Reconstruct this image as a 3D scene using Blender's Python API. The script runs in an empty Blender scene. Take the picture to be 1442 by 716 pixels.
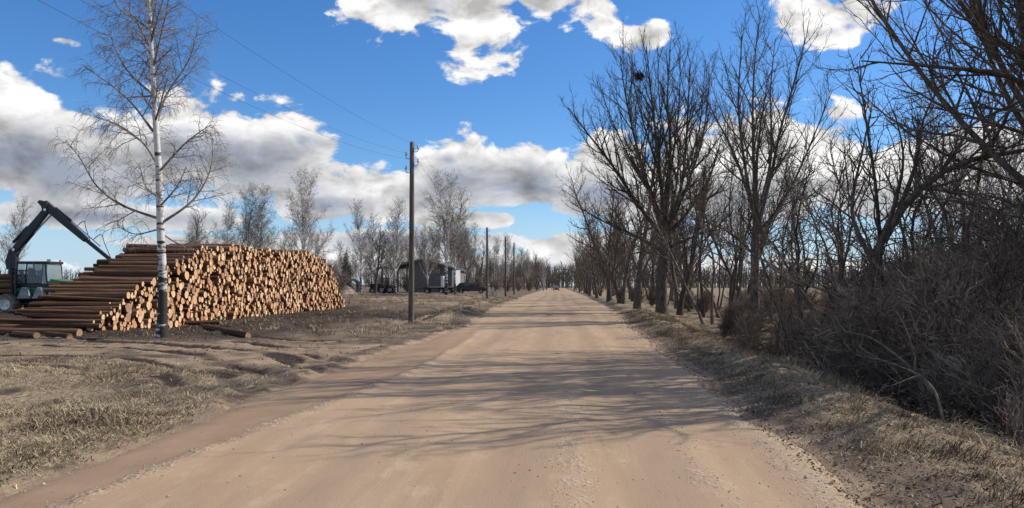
import bpy, math, random
import numpy as np
from mathutils import Vector, Matrix

SC = bpy.context.scene
COL = SC.collection

# ------------------------------------------------------------------ camera
F, CX, CY = 1100.0, 721.0, 358.0
CAM = Vector((0.0, 0.0, 1.6))
YAW, PITCH = math.radians(3.33), math.radians(2.29)
cd = bpy.data.cameras.new('camera')
cd.sensor_width = 36.0
cd.lens = 36.0 * F / 1442.0
cd.clip_start, cd.clip_end = 0.1, 9000.0
cam = bpy.data.objects.new('camera', cd)
COL.objects.link(cam)
RC = Matrix.Rotation(YAW, 3, 'Z') @ Matrix.Rotation(math.pi / 2 + PITCH, 3, 'X')
cam.location = CAM
cam.rotation_euler = RC.to_euler()
SC.camera = cam


def ray(px, py):
    return RC @ Vector(((px - CX) / F, -(py - CY) / F, -1.0))


def at(px, py, d):
    """world point seen at a photo pixel at forward distance d"""
    r = ray(px, py)
    return CAM + r * (d / r.y)


# ------------------------------------------------------------------ light
SUN_EL, SUN_AZ = math.radians(40), math.radians(68)      # azimuth clockwise from the road direction (+Y)
SUN = Vector((math.sin(SUN_AZ) * math.cos(SUN_EL), math.cos(SUN_AZ) * math.cos(SUN_EL), math.sin(SUN_EL)))
sl = bpy.data.lights.new('sun', 'SUN')
sl.energy, sl.angle, sl.color = 5.0, math.radians(0.38), (1.0, 0.93, 0.82)
so = bpy.data.objects.new('sun', sl)
COL.objects.link(so)
so.location = (60, 20, 60)
so.rotation_euler = SUN.to_track_quat('Z', 'Y').to_euler()

SC.view_settings.view_transform = 'Standard'
SC.view_settings.look = 'None'
SC.view_settings.gamma = 1.0
SC.view_settings.use_curve_mapping = False
SC.view_settings.exposure = 0.0
SC.render.engine = 'CYCLES'
SC.cycles.use_denoising = True
SC.cycles.max_bounces = 5
SC.cycles.diffuse_bounces = 2
SC.cycles.glossy_bounces = 2
SC.cycles.transmission_bounces = 4
SC.cycles.transparent_max_bounces = 6
SC.cycles.caustics_reflective = False
SC.cycles.caustics_refractive = False


class NB:
    """small node-graph writer"""
    def __init__(s, nt):
        s.nt = nt
        s.n = nt.nodes
        s.l = nt.links

    def node(s, t, **kw):
        x = s.n.new(t)
        for k, v in kw.items():
            setattr(x, k, v)
        return x

    def put(s, sock, v):
        if isinstance(v, bpy.types.NodeSocket):
            s.l.new(v, sock)
        elif v is not None:
            sock.default_value = v

    def m(s, op, a, b=None, c=None, clamp=False):
        x = s.node('ShaderNodeMath', operation=op, use_clamp=clamp)
        for i, v in enumerate((a, b, c)):
            if v is not None:
                s.put(x.inputs[i], v)
        return x.outputs[0]

    def vm(s, op, a, b=None):
        x = s.node('ShaderNodeVectorMath', operation=op)
        s.put(x.inputs[0], a)
        if b is not None:
            s.put(x.inputs[1], b)
        return x.outputs['Value'] if op in ('LENGTH', 'DOT_PRODUCT') else x.outputs[0]

    def mix(s, f, a, b, blend='MIX'):
        x = s.node('ShaderNodeMix', data_type='RGBA', blend_type=blend)
        s.put(x.inputs[0], f)
        for i, v in ((6, a), (7, b)):
            if isinstance(v, tuple) and len(v) == 3:
                v = v + (1.0,)
            s.put(x.inputs[i], v)
        return x.outputs[2]

    def noise(s, vec, scale, detail=4.0, rough=0.55, dist=0.0, out=0, lac=2.0):
        x = s.node('ShaderNodeTexNoise')
        if vec is not None:
            s.put(x.inputs['Vector'], vec)
        x.inputs['Scale'].default_value = scale
        x.inputs['Detail'].default_value = detail
        x.inputs['Roughness'].default_value = rough
        x.inputs['Distortion'].default_value = dist
        x.inputs['Lacunarity'].default_value = lac
        return x.outputs[out]

    def step(s, v, lo, hi):
        x = s.node('ShaderNodeMapRange', interpolation_type='SMOOTHSTEP')
        s.put(x.inputs[0], v)
        x.inputs[1].default_value = lo
        x.inputs[2].default_value = hi
        return x.outputs[0]

    def lin(s, v, lo, hi, a=0.0, b=1.0):
        x = s.node('ShaderNodeMapRange')
        s.put(x.inputs[0], v)
        for i, q in zip((1, 2, 3, 4), (lo, hi, a, b)):
            x.inputs[i].default_value = q
        return x.outputs[0]

    def scale(s, vec, sc):
        x = s.node('ShaderNodeVectorMath', operation='MULTIPLY')
        s.put(x.inputs[0], vec)
        x.inputs[1].default_value = sc
        return x.outputs[0]


def azel(px, py):
    r = ray(px, py).normalized()
    return math.degrees(math.atan2(r.x, r.y)), math.degrees(math.asin(r.z))


def make_world():
    w = bpy.data.worlds.new('World')
    SC.world = w
    w.use_nodes = True
    nt = w.node_tree
    nt.nodes.clear()
    g = NB(nt)
    out = g.node('ShaderNodeOutputWorld')
    bg = g.node('ShaderNodeBackground')
    bg.inputs['Strength'].default_value = 0.1
    sky = g.node('ShaderNodeTexSky', sky_type='NISHITA')
    sky.sun_disc = False
    sky.sun_elevation = SUN_EL
    sky.sun_rotation = SUN_AZ
    sky.air_density = 1.0
    sky.dust_density = 0.35
    sky.ozone_density = 2.6
    sky.altitude = 200
    tc = g.node('ShaderNodeTexCoord')
    d = tc.outputs['Generated']
    sp = g.node('ShaderNodeSeparateXYZ')
    g.put(sp.inputs[0], d)
    az = g.m('MULTIPLY', g.m('ARCTAN2', sp.outputs[0], sp.outputs[1]), 57.29578)
    el = g.m('MULTIPLY', g.m('ARCSINE', sp.outputs[2]), 57.29578)
    base = g.node('ShaderNodeHueSaturation')
    base.inputs['Saturation'].default_value = 1.25
    base.inputs['Value'].default_value = 0.93
    g.put(base.inputs['Color'], sky.outputs[0])
    blue = g.mix(1.0, base.outputs[0], (1.06, 1.27, 1.54), 'MULTIPLY')

    def blobs(lst):
        acc = None
        for px, py, wx, up, dn, *amp in lst:
            a, e = azel(px, py)
            k = math.degrees(1.0 / F)
            dx = g.m('DIVIDE', g.m('SUBTRACT', az, a), wx * k)
            de = g.m('SUBTRACT', el, e)
            dy = g.m('MAXIMUM', g.m('DIVIDE', de, up * k), g.m('DIVIDE', de, -dn * k))
            r = g.m('SQRT', g.m('ADD', g.m('MULTIPLY', dx, dx), g.m('MULTIPLY', dy, dy)))
            v = g.m('SUBTRACT', amp[0] if amp else 1.0, r)
            acc = v if acc is None else g.m('SMOOTH_MAX', acc, v, 0.25)
        return acc

    # cloud banks in view: (photo x, photo y, half width, reach up, reach down)
    banks = blobs([
        (-30, 205, 110, 105, 50), (85, 225, 180, 80, 70), (300, 215, 130, 85, 70), (395, 205, 80, 62, 60),
        (465, 275, 115, 52, 40), (545, 285, 110, 50, 30),
        (645, 250, 80, 72, 45), (745, 262, 110, 58, 34), (850, 265, 120, 85, 45),
        (1000, 260, 150, 110, 80), (1110, 250, 120, 95, 60), (1185, 155, 72, 52, 46, 0.5), (1270, 250, 80, 36, 60),
        (1370, 250, 110, 60, 60),
        (560, -2, 115, 75, 82, 0.74), (672, 8, 96, 85, 112, 0.74), (790, -10, 140, 70, 60, 0.62), (900, 50, 85, 34, 38, 0.55), (855, 25, 55, 60, 55, 0.5),
        (1165, 22, 112, 70, 62, 0.6), (85, 56, 60, 14, 14, 0.3), (150, 305, 280, 24, 20, 0.85),
        (650, 308, 130, 13, 20, 0.85), (380, 345, 330, 14, 20, 0.8), (700, 372, 620, 16, 30, 0.95), (560, 338, 250, 18, 22, 0.85), (800, 345, 130, 24, 24, 0.85)])
    shade = blobs([
        (50, 250, 240, 68, 40, 1.15), (300, 250, 190, 68, 40, 1.15), (440, 200, 50, 24, 40, 0.8), (450, 300, 130, 36, 30, 1.0),
        (700, 280, 150, 58, 30, 1.2), (630, 225, 60, 26, 24, 0.6), (840, 285, 90, 40, 40, 1.1), (1030, 300, 170, 50, 50, 1.0),
        (1180, 310, 140, 50, 50, 1.0), (1290, 275, 60, 26, 26, 0.8),
        (600, -2, 80, 26, 26, 0.8), (770, -12, 70, 25, 25, 0.8), (650, 52, 30, 16, 20, 0.4), (1165, 44, 60, 10, 20, 0.6),
        (150, 315, 320, 36, 40, 1.0), (600, 335, 320, 24, 30, 0.9), (700, 380, 620, 16, 24, 0.75)])
    # the same kind of cloud goes on outside the frame
    sdir = g.scale(d, (1.0, 1.0, 1.7))
    low = g.noise(sdir, 3.1, 2.0, 0.5)
    outside = g.step(g.m('MAXIMUM', g.m('SUBTRACT', g.m('ABSOLUTE', g.m('ADD', az, 3.3)), 36.0), g.m('SUBTRACT', el, 21.5)), 0.0, 9.0)
    wide = g.m('MULTIPLY', g.m('SUBTRACT', low, 0.51), 5.0)
    wide = g.m('SUBTRACT', wide, g.m('MULTIPLY', g.m('SUBTRACT', 1.0, outside), 3.0))
    dens = g.m('MAXIMUM', g.m('MAXIMUM', banks, wide), -1.2)
    # billows
    warp = g.vm('ADD', sdir, g.scale(g.vm('SUBTRACT', g.noise(sdir, 9.0, 2.0, 0.5, out=1), (0.5, 0.5, 0.5)), (0.07, 0.07, 0.07)))
    n1 = g.noise(warp, 15.0, 7.0, 0.56)
    sunv = SUN * 0.018
    n2 = g.noise(g.vm('ADD', warp, (sunv.x, sunv.y - 0.004, sunv.z * 1.7 + 0.012)), 15.0, 4.0, 0.56)
    dd = g.m('ADD', dens, g.m('MULTIPLY', g.m('SUBTRACT', n1, 0.5), 2.1))
    alpha = g.m('MULTIPLY', g.step(dd, 0.02, 0.24), g.step(el, -1.0, 0.6))
    thick = g.step(dd, 0.1, 1.0)
    sh = g.step(g.m('ADD', shade, g.m('MULTIPLY', g.m('SUBTRACT', n1, 0.5), 0.9)), -0.1, 0.8)
    wsh = g.m('MULTIPLY', g.m('MULTIPLY', thick, 0.75), outside)
    sh = g.m('MAXIMUM', g.m('MULTIPLY', sh, g.m('ADD', 0.35, g.m('MULTIPLY', thick, 0.65))), wsh)
    relief = g.m('MULTIPLY', g.m('SUBTRACT', n1, n2), 2.0)
    white = (9.8, 9.7, 9.6, 1)
    grey = (2.6, 3.05, 4.0, 1)
    body = g.mix(g.m('MULTIPLY', sh, 0.92, clamp=True), white, grey)
    lum = g.m('ADD', 0.86, relief)
    lum = g.m('MINIMUM', g.m('MAXIMUM', lum, 0.5), 1.1)
    cc = g.node('ShaderNodeVectorMath', operation='SCALE')
    g.put(cc.inputs[0], body)
    g.put(cc.inputs['Scale'], lum)
    # thin milky air low over the horizon
    milk = g.m('MULTIPLY', g.m('SUBTRACT', 1.0, g.step(el, 0.0, 8.0)), 0.62)
    skyc = g.mix(milk, blue, (5.2, 6.9, 9.3, 1))
    res = g.mix(alpha, skyc, cc.outputs[0])
    g.put(bg.inputs['Color'], res)
    g.put(out.inputs['Surface'], bg.outputs[0])
    w.cycles.sampling_method = 'MANUAL'
    w.cycles.sample_map_resolution = 512


make_world()

# ------------------------------------------------------------------ helpers
def link(o, parent=None):
    COL.objects.link(o)
    if parent is not None:
        o.parent = parent
    return o


def tag(o, label=None, cat=None, group=None, kind=None):
    if label:
        o['label'] = label
    if cat:
        o['category'] = cat
    if group:
        o['group'] = group
    if kind:
        o['kind'] = kind
    return o


def empty(name, loc=(0, 0, 0), rz=0.0):
    o = bpy.data.objects.new(name, None)
    o.empty_display_size = 0.3
    o.location = loc
    o.rotation_euler = (0, 0, rz)
    return link(o)


def np_mesh(name, verts, quads=None, tris=None, mats=(), midx=None, smooth=True, col=None):
    me = bpy.data.meshes.new(name)
    verts = np.asarray(verts, dtype=np.float32).reshape(-1, 3)
    parts, starts, tot = [], [], 0
    nq = 0 if quads is None else len(quads)
    ntr = 0 if tris is None else len(tris)
    if nq:
        parts.append(np.asarray(quads, dtype=np.int32).ravel())
    if ntr:
        parts.append(np.asarray(tris, dtype=np.int32).ravel())
    loops = np.concatenate(parts)
    starts = np.concatenate([np.arange(nq) * 4, nq * 4 + np.arange(ntr) * 3]).astype(np.int32)
    me.vertices.add(len(verts))
    me.vertices.foreach_set('co', verts.ravel())
    me.loops.add(len(loops))
    me.loops.foreach_set('vertex_index', loops)
    me.polygons.add(nq + ntr)
    me.polygons.foreach_set('loop_start', starts)
    for mt in mats:
        me.materials.append(mt)
    if midx is not None:
        me.polygons.foreach_set('material_index', np.asarray(midx, dtype=np.int32))
    me.update(calc_edges=True)
    me.polygons.foreach_set('use_smooth', np.full(nq + ntr, smooth))
    if col is not None:
        a = me.color_attributes.new('tone', 'FLOAT_COLOR', 'POINT')
        c = np.ones((len(verts), 4), dtype=np.float32)
        c[:, :col.shape[1]] = col
        a.data.foreach_set('color', c.ravel())
    return me


def hash2(ix, iy, seed):
    h = (ix.astype(np.int64) * 374761393 + iy.astype(np.int64) * 668265263 + seed * 974634521) & 0x7fffffff
    h = (h ^ (h >> 13)) * 1274126177 & 0x7fffffff
    return ((h ^ (h >> 16)) & 0xffff) / 65535.0


def vnoise(x, y, seed=0):
    x0, y0 = np.floor(x), np.floor(y)
    fx, fy = x - x0, y - y0
    fx, fy = fx * fx * (3 - 2 * fx), fy * fy * (3 - 2 * fy)
    a, b = hash2(x0, y0, seed), hash2(x0 + 1, y0, seed)
    c, d = hash2(x0, y0 + 1, seed), hash2(x0 + 1, y0 + 1, seed)
    return (a * (1 - fx) + b * fx) * (1 - fy) + (c * (1 - fx) + d * fx) * fy - 0.5


def fbm(x, y, seed=0, octv=4):
    s, a = 0.0, 1.0
    for i in range(octv):
        s = s + a * vnoise(x, y, seed + i * 17)
        x, y, a = x * 2.03, y * 2.03, a * 0.5
    return s


def sm(v, lo, hi):
    t = np.clip((v - lo) / (hi - lo), 0, 1)
    return t * t * (3 - 2 * t)


# ------------------------------------------------------------------ materials
MATS = {}


def material(name, rough=0.85, spec=0.3):
    m = bpy.data.materials.new(name)
    m.use_nodes = True
    nt = m.node_tree
    b = nt.nodes['Principled BSDF']
    b.inputs['Roughness'].default_value = rough
    b.inputs['Specular IOR Level'].default_value = spec
    MATS[name] = m
    return m, NB(nt), b


def bump(g, b, h, dist, strength=1.0):
    x = g.node('ShaderNodeBump')
    x.inputs['Distance'].default_value = dist
    x.inputs['Strength'].default_value = strength
    g.put(x.inputs['Height'], h)
    g.put(b.inputs['Normal'], x.outputs[0])


def objc(g):
    return g.node('ShaderNodeTexCoord').outputs['Object']


def plain(name, c, rough=0.7, metal=0.0, vary=0.25, scale=6.0, spec=0.3):
    """painted or worn surface: base colour with grime noise"""
    m, g, b = material(name, rough, spec)
    n = g.noise(objc(g), scale, 5, 0.6)
    dk = tuple(v * (1 - vary) for v in c)
    lt = tuple(min(1, v * (1 + vary)) for v in c)
    g.put(b.inputs['Base Color'], g.mix(g.step(n, 0.3, 0.7), dk, lt))
    b.inputs['Metallic'].default_value = metal
    return m


def bark_mat(name, dark, light, sx=6.0, sz=1.2, bd=0.02):
    m, g, b = material(name, 0.95, 0.15)
    o = objc(g)
    n = g.noise(g.scale(o, (sx, sx, sz)), 2.2, 5, 0.65, 0.4)
    n2 = g.noise(o, 1.3, 3, 0.6)
    c = g.mix(g.step(n, 0.3, 0.72), dark, light)
    lich = tuple(0.6 * a + 0.4 * q for a, q in zip(light, (0.2, 0.21, 0.16)))
    c = g.mix(g.m('MULTIPLY', g.step(n2, 0.55, 0.7), 0.6), c, lich)
    rnd = g.node('ShaderNodeObjectInfo').outputs['Random']
    c = g.mix(1.0, c, g.mix(rnd, (0.72, 0.66, 0.60), (1.3, 1.24, 1.18)), 'MULTIPLY')
    g.put(b.inputs['Base Color'], c)
    bump(g, b, n, bd)
    return m


def make_materials():
    bark_mat('bark', (0.05, 0.041, 0.035), (0.19, 0.16, 0.135))
    bark_mat('bark_far', (0.05, 0.042, 0.038), (0.15, 0.125, 0.11))
    bark_mat('twig', (0.065, 0.052, 0.044), (0.19, 0.155, 0.13), 2, 2, 0.002)
    bark_mat('twig_shrub', (0.095, 0.075, 0.06), (0.33, 0.268, 0.215), 2, 2, 0.002)
    bark_mat('twig_birch', (0.105, 0.09, 0.083), (0.29, 0.26, 0.24), 2, 2, 0.002)
    # birch bark: white skin, black scars that wrap round, rough dark foot
    m, g, b = material('bark_birch', 0.75, 0.25)
    o = objc(g)
    sp = g.node('ShaderNodeSeparateXYZ')
    g.put(sp.inputs[0], o)
    sc1 = g.noise(g.scale(o, (2.2, 2.2, 9.0)), 1.0, 4, 0.65, 0.3)
    sc2 = g.noise(g.scale(o, (0.9, 0.9, 2.3)), 1.4, 4, 0.6, 0.6)
    foot = g.m('SUBTRACT', 1.0, g.step(sp.outputs[2], 0.3, 5.2))
    scar = g.m('MAXIMUM', g.step(g.m('ADD', sc1, g.m('MULTIPLY', foot, 0.10)), 0.59, 0.66), g.step(g.m('ADD', sc2, g.m('MULTIPLY', foot, 0.22)), 0.60, 0.68))
    w = g.mix(g.noise(o, 5, 3, 0.6), (0.50, 0.47, 0.43), (0.78, 0.76, 0.72))
    g.put(b.inputs['Base Color'], g.mix(scar, w, (0.045, 0.038, 0.034)))
    bump(g, b, sc1, 0.012)
    # grass and litter: colour from a per-blade tone
    for nm, stops in (('dry_grass', ((0.0, (0.085, 0.06, 0.038)), (0.35, (0.25, 0.185, 0.115)), (0.7, (0.43, 0.335, 0.215)), (0.92, (0.62, 0.52, 0.37)), (1.0, (0.17, 0.18, 0.07)))),
                      ('litter_leaf', ((0.0, (0.05, 0.034, 0.024)), (0.5, (0.19, 0.13, 0.085)), (1.0, (0.40, 0.30, 0.20)))),
                      ('pebble_mat', ((0.0, (0.20, 0.155, 0.115)), (0.5, (0.36, 0.275, 0.195)), (1.0, (0.56, 0.47, 0.37))))):
        m, g, b = material(nm, 0.9, 0.2)
        at_ = g.node('ShaderNodeAttribute', attribute_name='tone')
        r = g.node('ShaderNodeValToRGB')
        cr = r.color_ramp
        cr.elements[0].position, cr.elements[0].color = stops[0][0], stops[0][1] + (1,)
        cr.elements[1].position, cr.elements[1].color = stops[-1][0], stops[-1][1] + (1,)
        for p, c in stops[1:-1]:
            cr.elements.new(p).color = c + (1,)
        g.put(r.inputs[0], g.node('ShaderNodeSeparateColor').outputs[0])
        sepc = r.inputs[0].links[0].from_node
        g.put(sepc.inputs[0], at_.outputs[0])
        g.put(b.inputs['Base Color'], r.outputs[0])
    # ground: tone.r straw cover, tone.g bare sand/mud, tone.b dark wet soil, plus painted shade in the ruts
    m, g, b = material('ground_mat', 0.95, 0.12)
    tcn = g.node('ShaderNodeTexCoord')
    o = tcn.outputs['Object']
    at_ = g.node('ShaderNodeAttribute', attribute_name='tone')
    sc = g.node('ShaderNodeSeparateColor')
    g.put(sc.inputs[0], at_.outputs[0])
    nf = g.noise(o, 9.0, 6, 0.7)
    nm = g.noise(o, 1.1, 5, 0.62)
    nl = g.noise(o, 0.16, 4, 0.6)
    nfib = g.noise(g.scale(o, (3.0, 1.2, 1.0)), 7.0, 5, 0.7, 0.8)
    soil = g.mix(g.step(nm, 0.32, 0.68), (0.075, 0.056, 0.042), (0.185, 0.14, 0.10))
    soil = g.mix(g.m('MULTIPLY', g.step(nf, 0.45, 0.75), 0.6), soil, (0.24, 0.185, 0.13))
    straw = g.mix(g.step(nfib, 0.3, 0.72), (0.12, 0.088, 0.057), (0.42, 0.325, 0.21))
    straw = g.mix(g.m('MULTIPLY', g.step(nl, 0.45, 0.68), 0.5), straw, (0.20, 0.155, 0.11))
    sand = g.mix(g.step(nm, 0.3, 0.7), (0.20, 0.145, 0.10), (0.36, 0.262, 0.175))
    sand = g.mix(g.m('MULTIPLY', g.step(nf, 0.5, 0.8), 0.5), sand, (0.47, 0.36, 0.26))
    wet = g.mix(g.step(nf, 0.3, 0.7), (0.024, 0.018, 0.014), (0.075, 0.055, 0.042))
    pert = g.m('MULTIPLY', g.m('SUBTRACT', nm, 0.5), 0.9)
    c = g.mix(g.step(g.m('ADD', sc.outputs[0], pert), 0.25, 0.7), soil, straw)
    c = g.mix(g.step(g.m('ADD', sc.outputs[1], pert), 0.25, 0.75), c, sand)
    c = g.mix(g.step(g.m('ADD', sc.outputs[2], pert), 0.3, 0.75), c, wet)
    g.put(b.inputs['Base Color'], c)
    bump(g, b, g.m('ADD', nf, g.m('MULTIPLY', nfib, 0.7)), 0.035)
    # road: packed sand, worn lengthwise; tone.r gravel, tone.g damp silt
    m, g, b = material('road_mat', 0.9, 0.12)
    tcn = g.node('ShaderNodeTexCoord')
    o = tcn.outputs['Object']
    at_ = g.node('ShaderNodeAttribute', attribute_name='tone')
    sc = g.node('ShaderNodeSeparateColor')
    g.put(sc.inputs[0], at_.outputs[0])
    st = g.noise(g.scale(o, (1.6, 0.10, 1.0)), 1.6, 5, 0.6)
    st2 = g.noise(g.scale(o, (5.0, 0.16, 1.0)), 2.0, 4, 0.6)
    bl = g.noise(o, 0.55, 5, 0.6)
    gr = g.noise(o, 55.0, 4, 0.75)
    vor = g.node('ShaderNodeTexVoronoi')
    g.put(vor.inputs['Vector'], o)
    vor.inputs['Scale'].default_value = 26.0
    c = g.mix(g.step(st, 0.25, 0.75), (0.335, 0.237, 0.153), (0.415, 0.298, 0.198))
    c = g.mix(g.m('MULTIPLY', g.step(bl, 0.42, 0.7), 0.55), c, (0.425, 0.288, 0.175))
    c = g.mix(g.m('MULTIPLY', g.step(st2, 0.55, 0.75), 0.25), c, (0.46, 0.345, 0.245))
    trk = g.m('MULTIPLY', sc.outputs[2], g.step(g.m('ADD', st, g.m('MULTIPLY', bl, 0.5)), 0.45, 0.95))
    c = g.mix(g.m('MULTIPLY', trk, 0.65), c, (0.30, 0.214, 0.148))
    c = g.mix(g.m('MULTIPLY', g.m('SUBTRACT', 1.0, sc.outputs[2]), g.m('MULTIPLY', g.step(g.noise(g.scale(o, (1, 0.4, 1)), 3.0, 6, 0.7), 0.5, 0.72), 0.5)), c, (0.53, 0.41, 0.295))
    silt = g.mix(g.step(bl, 0.35, 0.65), (0.25, 0.165, 0.104), (0.33, 0.225, 0.145))
    damp = g.noise(g.scale(o, (1.0, 0.35, 1.0)), 0.5, 5, 0.65, 0.5)
    c = g.mix(g.m('MULTIPLY', g.step(damp, 0.52, 0.68), 0.55), c, (0.27, 0.19, 0.13))
    c = g.mix(g.m('MULTIPLY', g.step(g.m('ADD', sc.outputs[1], g.m('MULTIPLY', g.m('SUBTRACT', bl, 0.5), 0.5)), 0.2, 0.8), 0.85), c, silt)
    stone = g.mix(g.m('ADD', g.m('MULTIPLY', vor.outputs['Color'], 1.0), 0.0), (0.16, 0.12, 0.09), (0.58, 0.46, 0.34))
    gm = g.step(g.m('ADD', sc.outputs[0], g.m('MULTIPLY', g.m('SUBTRACT', g.noise(o, 2.2, 5, 0.7), 0.5), 1.8)), 0.35, 0.8)
    c = g.mix(g.m('MULTIPLY', gm, g.step(gr, 0.4, 0.65)), c, stone)
    c = g.mix(g.m('MULTIPLY', g.step(gr, 0.62, 0.8), 0.25), c, (0.2, 0.145, 0.1))
    g.put(b.inputs['Base Color'], c)
    h = g.m('ADD', g.m('MULTIPLY', gr, 0.35), g.m('MULTIPLY', g.m('MULTIPLY', vor.outputs['Distance'], gm), 0.8))
    h = g.m('ADD', h, g.m('MULTIPLY', st2, 0.2))
    bump(g, b, h, 0.018)
    g.put(b.inputs['Roughness'], g.lin(sc.outputs[1], 0, 1, 0.92, 0.8))


make_materials()

# ------------------------------------------------------------------ ground and road
EDGE_L = ([-50, 0, 6, 12, 20, 30, 45, 63, 125, 200, 400], [-4.4, -4.4, -4.35, -4.3, -4.0, -3.5, -4.0, -4.6, -5.0, -4.8, -4.8])
EDGE_R = ([-50, 0, 6, 11, 26, 45, 60, 125, 200, 400], [2.3, 2.3, 2.3, 2.4, 2.8, 3.3, 3.7, 4.1, 4.0, 4.0])


def edge_l(y):
    return np.interp(y, *EDGE_L) + 0.35 * fbm(np.asarray(y) * 0.35, np.asarray(y) * 0 + 3.1, 5, 3)


def edge_r(y):
    return np.interp(y, *EDGE_R) + 0.35 * fbm(np.asarray(y) * 0.4, np.asarray(y) * 0 + 9.7, 8, 3)


# wheel ruts in the log yard (world x, y)
def gpt(px, py):
    d = 1.6 * F / (py - 402.0)
    p = at(px, py, d)
    return (p.x, p.y)


RUTS = [[gpt(*q) for q in pl] for pl in (
    [(-60, 488), (150, 492), (290, 505), (345, 522), (378, 540), (392, 556), (380, 575)],
    [(-60, 505), (120, 506), (260, 520), (318, 536), (345, 553), (350, 566), (335, 585)],
    [(0, 476), (200, 486), (380, 500), (450, 512), (520, 505)],
    [(120, 484), (330, 492), (430, 520), (470, 524)],
    [(300, 474), (460, 482), (560, 476), (640, 462)],
    [(330, 484), (470, 492), (570, 485), (660, 468)],
    [(300, 512), (372, 526), (412, 545), (430, 552)],
    [(430, 500), (520, 515), (600, 500)],
    [(420, 466), (520, 462), (600, 452), (690, 432)],
    [(0, 520), (180, 528), (250, 545)])]


def seg_dist(x, y, pl):
    best = np.full(x.shape, 1e9)
    for (ax, ay), (bx, by) in zip(pl[:-1], pl[1:]):
        dx, dy = bx - ax, by - ay
        t = np.clip(((x - ax) * dx + (y - ay) * dy) / (dx * dx + dy * dy), 0, 1)
        best = np.minimum(best, np.hypot(x - ax - t * dx, y - ay - t * dy))
    return best


def smooth_line(pl, n=6):
    P = np.array(pl, float)
    out = []
    for i in range(len(P) - 1):
        p0, p1, p2, p3 = P[max(i - 1, 0)], P[i], P[i + 1], P[min(i + 2, len(P) - 1)]
        for k in range(n):
            t = k / n
            out.append(0.5 * (2 * p1 + (p2 - p0) * t + (2 * p0 - 5 * p1 + 4 * p2 - p3) * t * t + (3 * p1 - p0 - 3 * p2 + p3) * t ** 3))
    out.append(P[-1])
    return np.array(out)


RUTS = [smooth_line(r, 5) for r in RUTS]


def rut_field(x, y):
    r = np.zeros(x.shape)
    msk = (y > 7) & (y < 70) & (x < -3.0) & (x > -26)
    if msk.any():
        xs, ys = x[msk], y[msk]
        xs = xs + 0.2 * fbm(xs * 1.1, ys * 1.1, 61, 3)
        ys = ys + 0.15 * fbm(xs * 1.1 + 7, ys * 1.1, 63, 3)
        dip, lip = np.zeros(xs.shape), np.zeros(xs.shape)
        br = np.clip(0.75 + 1.3 * vnoise(xs * 0.7, ys * 0.7, 71), 0.15, 1.5)
        for pl in RUTS:
            d = seg_dist(xs, ys, pl)
            dip = np.maximum(dip, np.exp(-(d / 0.21) ** 4))
            lip = np.maximum(lip, np.exp(-((d - 0.34) / 0.10) ** 2))
        tread = 0.5 + 1.0 * (vnoise(xs * 8, ys * 8, 73) > 0)
        fade = 0.7 + 0.4 * sm(ys, 13, 17)
        acc = fade * br * (0.03 * lip * tread * (1 - dip) - 0.07 * dip)
        r[msk] = acc
    return r


def base_height(x, y):
    x, y = np.asarray(x, float), np.asarray(y, float)
    u, v = edge_l(y) - x, x - edge_r(y)
    out = np.maximum(u, v)
    z = -0.05 + 0.06 * sm(out, -0.2, 0.5)
    near = 1 / (1 + (np.maximum(y - 60, 0) / 120))
    flat = 1 - 0.6 * sm(y, 13, 15.5) * (1 - sm(y, 22, 25))
    z = z + 0.16 * flat * sm(u, 0.1, 3.0) * fbm(x * 0.55, y * 0.55, 2, 5) * near
    z = z + 0.08 * (flat - 0.1) * sm(u, 0.1, 0.6) * fbm(x * 2.6, y * 2.6, 3, 4) * near
    z = z + 0.05 * np.exp(-((u - 0.3) / 0.22) ** 2) * (0.5 + 1.3 * fbm(x * 2.2, y * 2.2, 4, 3))
    # bank and shallow ditch between the yard and the road
    bank = sm(y, 30, 40) * (1 - sm(y, 66, 82))
    z = z + bank * (0.28 * np.exp(-((u - 1.6) / 0.9) ** 2) - 0.32 * np.exp(-((u - 3.6) / 0.8) ** 2) * sm(y, 33, 45))
    z = z + 0.5 * sm(y, 62, 100) * sm(-x, 5, 12)
    z = z - 0.2 * sm(-x, 20, 30) * (1 - sm(y, 60, 95))
    # right verge and ditch
    z = z + 0.17 * np.exp(-((v - 1.25) / 0.55) ** 2) * (0.7 + fbm(x * 0.8, y * 0.8, 6, 3))
    dz = 1.45 * sm(v, 1.7, 4.0) * (1 - 0.88 * sm(y, 24, 44)) * (1 - 0.45 * sm(v, 6, 14))
    z = z - dz + 0.22 * sm(v, 0.5, 2.2) * fbm(x * 0.6, y * 0.6, 7, 4) * near
    z = z + 0.05 * sm(v, 0.1, 0.6) * fbm(x * 3.3, y * 3.3, 9, 3) * near
    # far swells
    far = sm(np.hypot(x, y), 180, 900)
    z = z + far * (3.0 * sm(-x, 120, 700) + 1.5 * sm(x, 120, 700))
    return z


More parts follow.
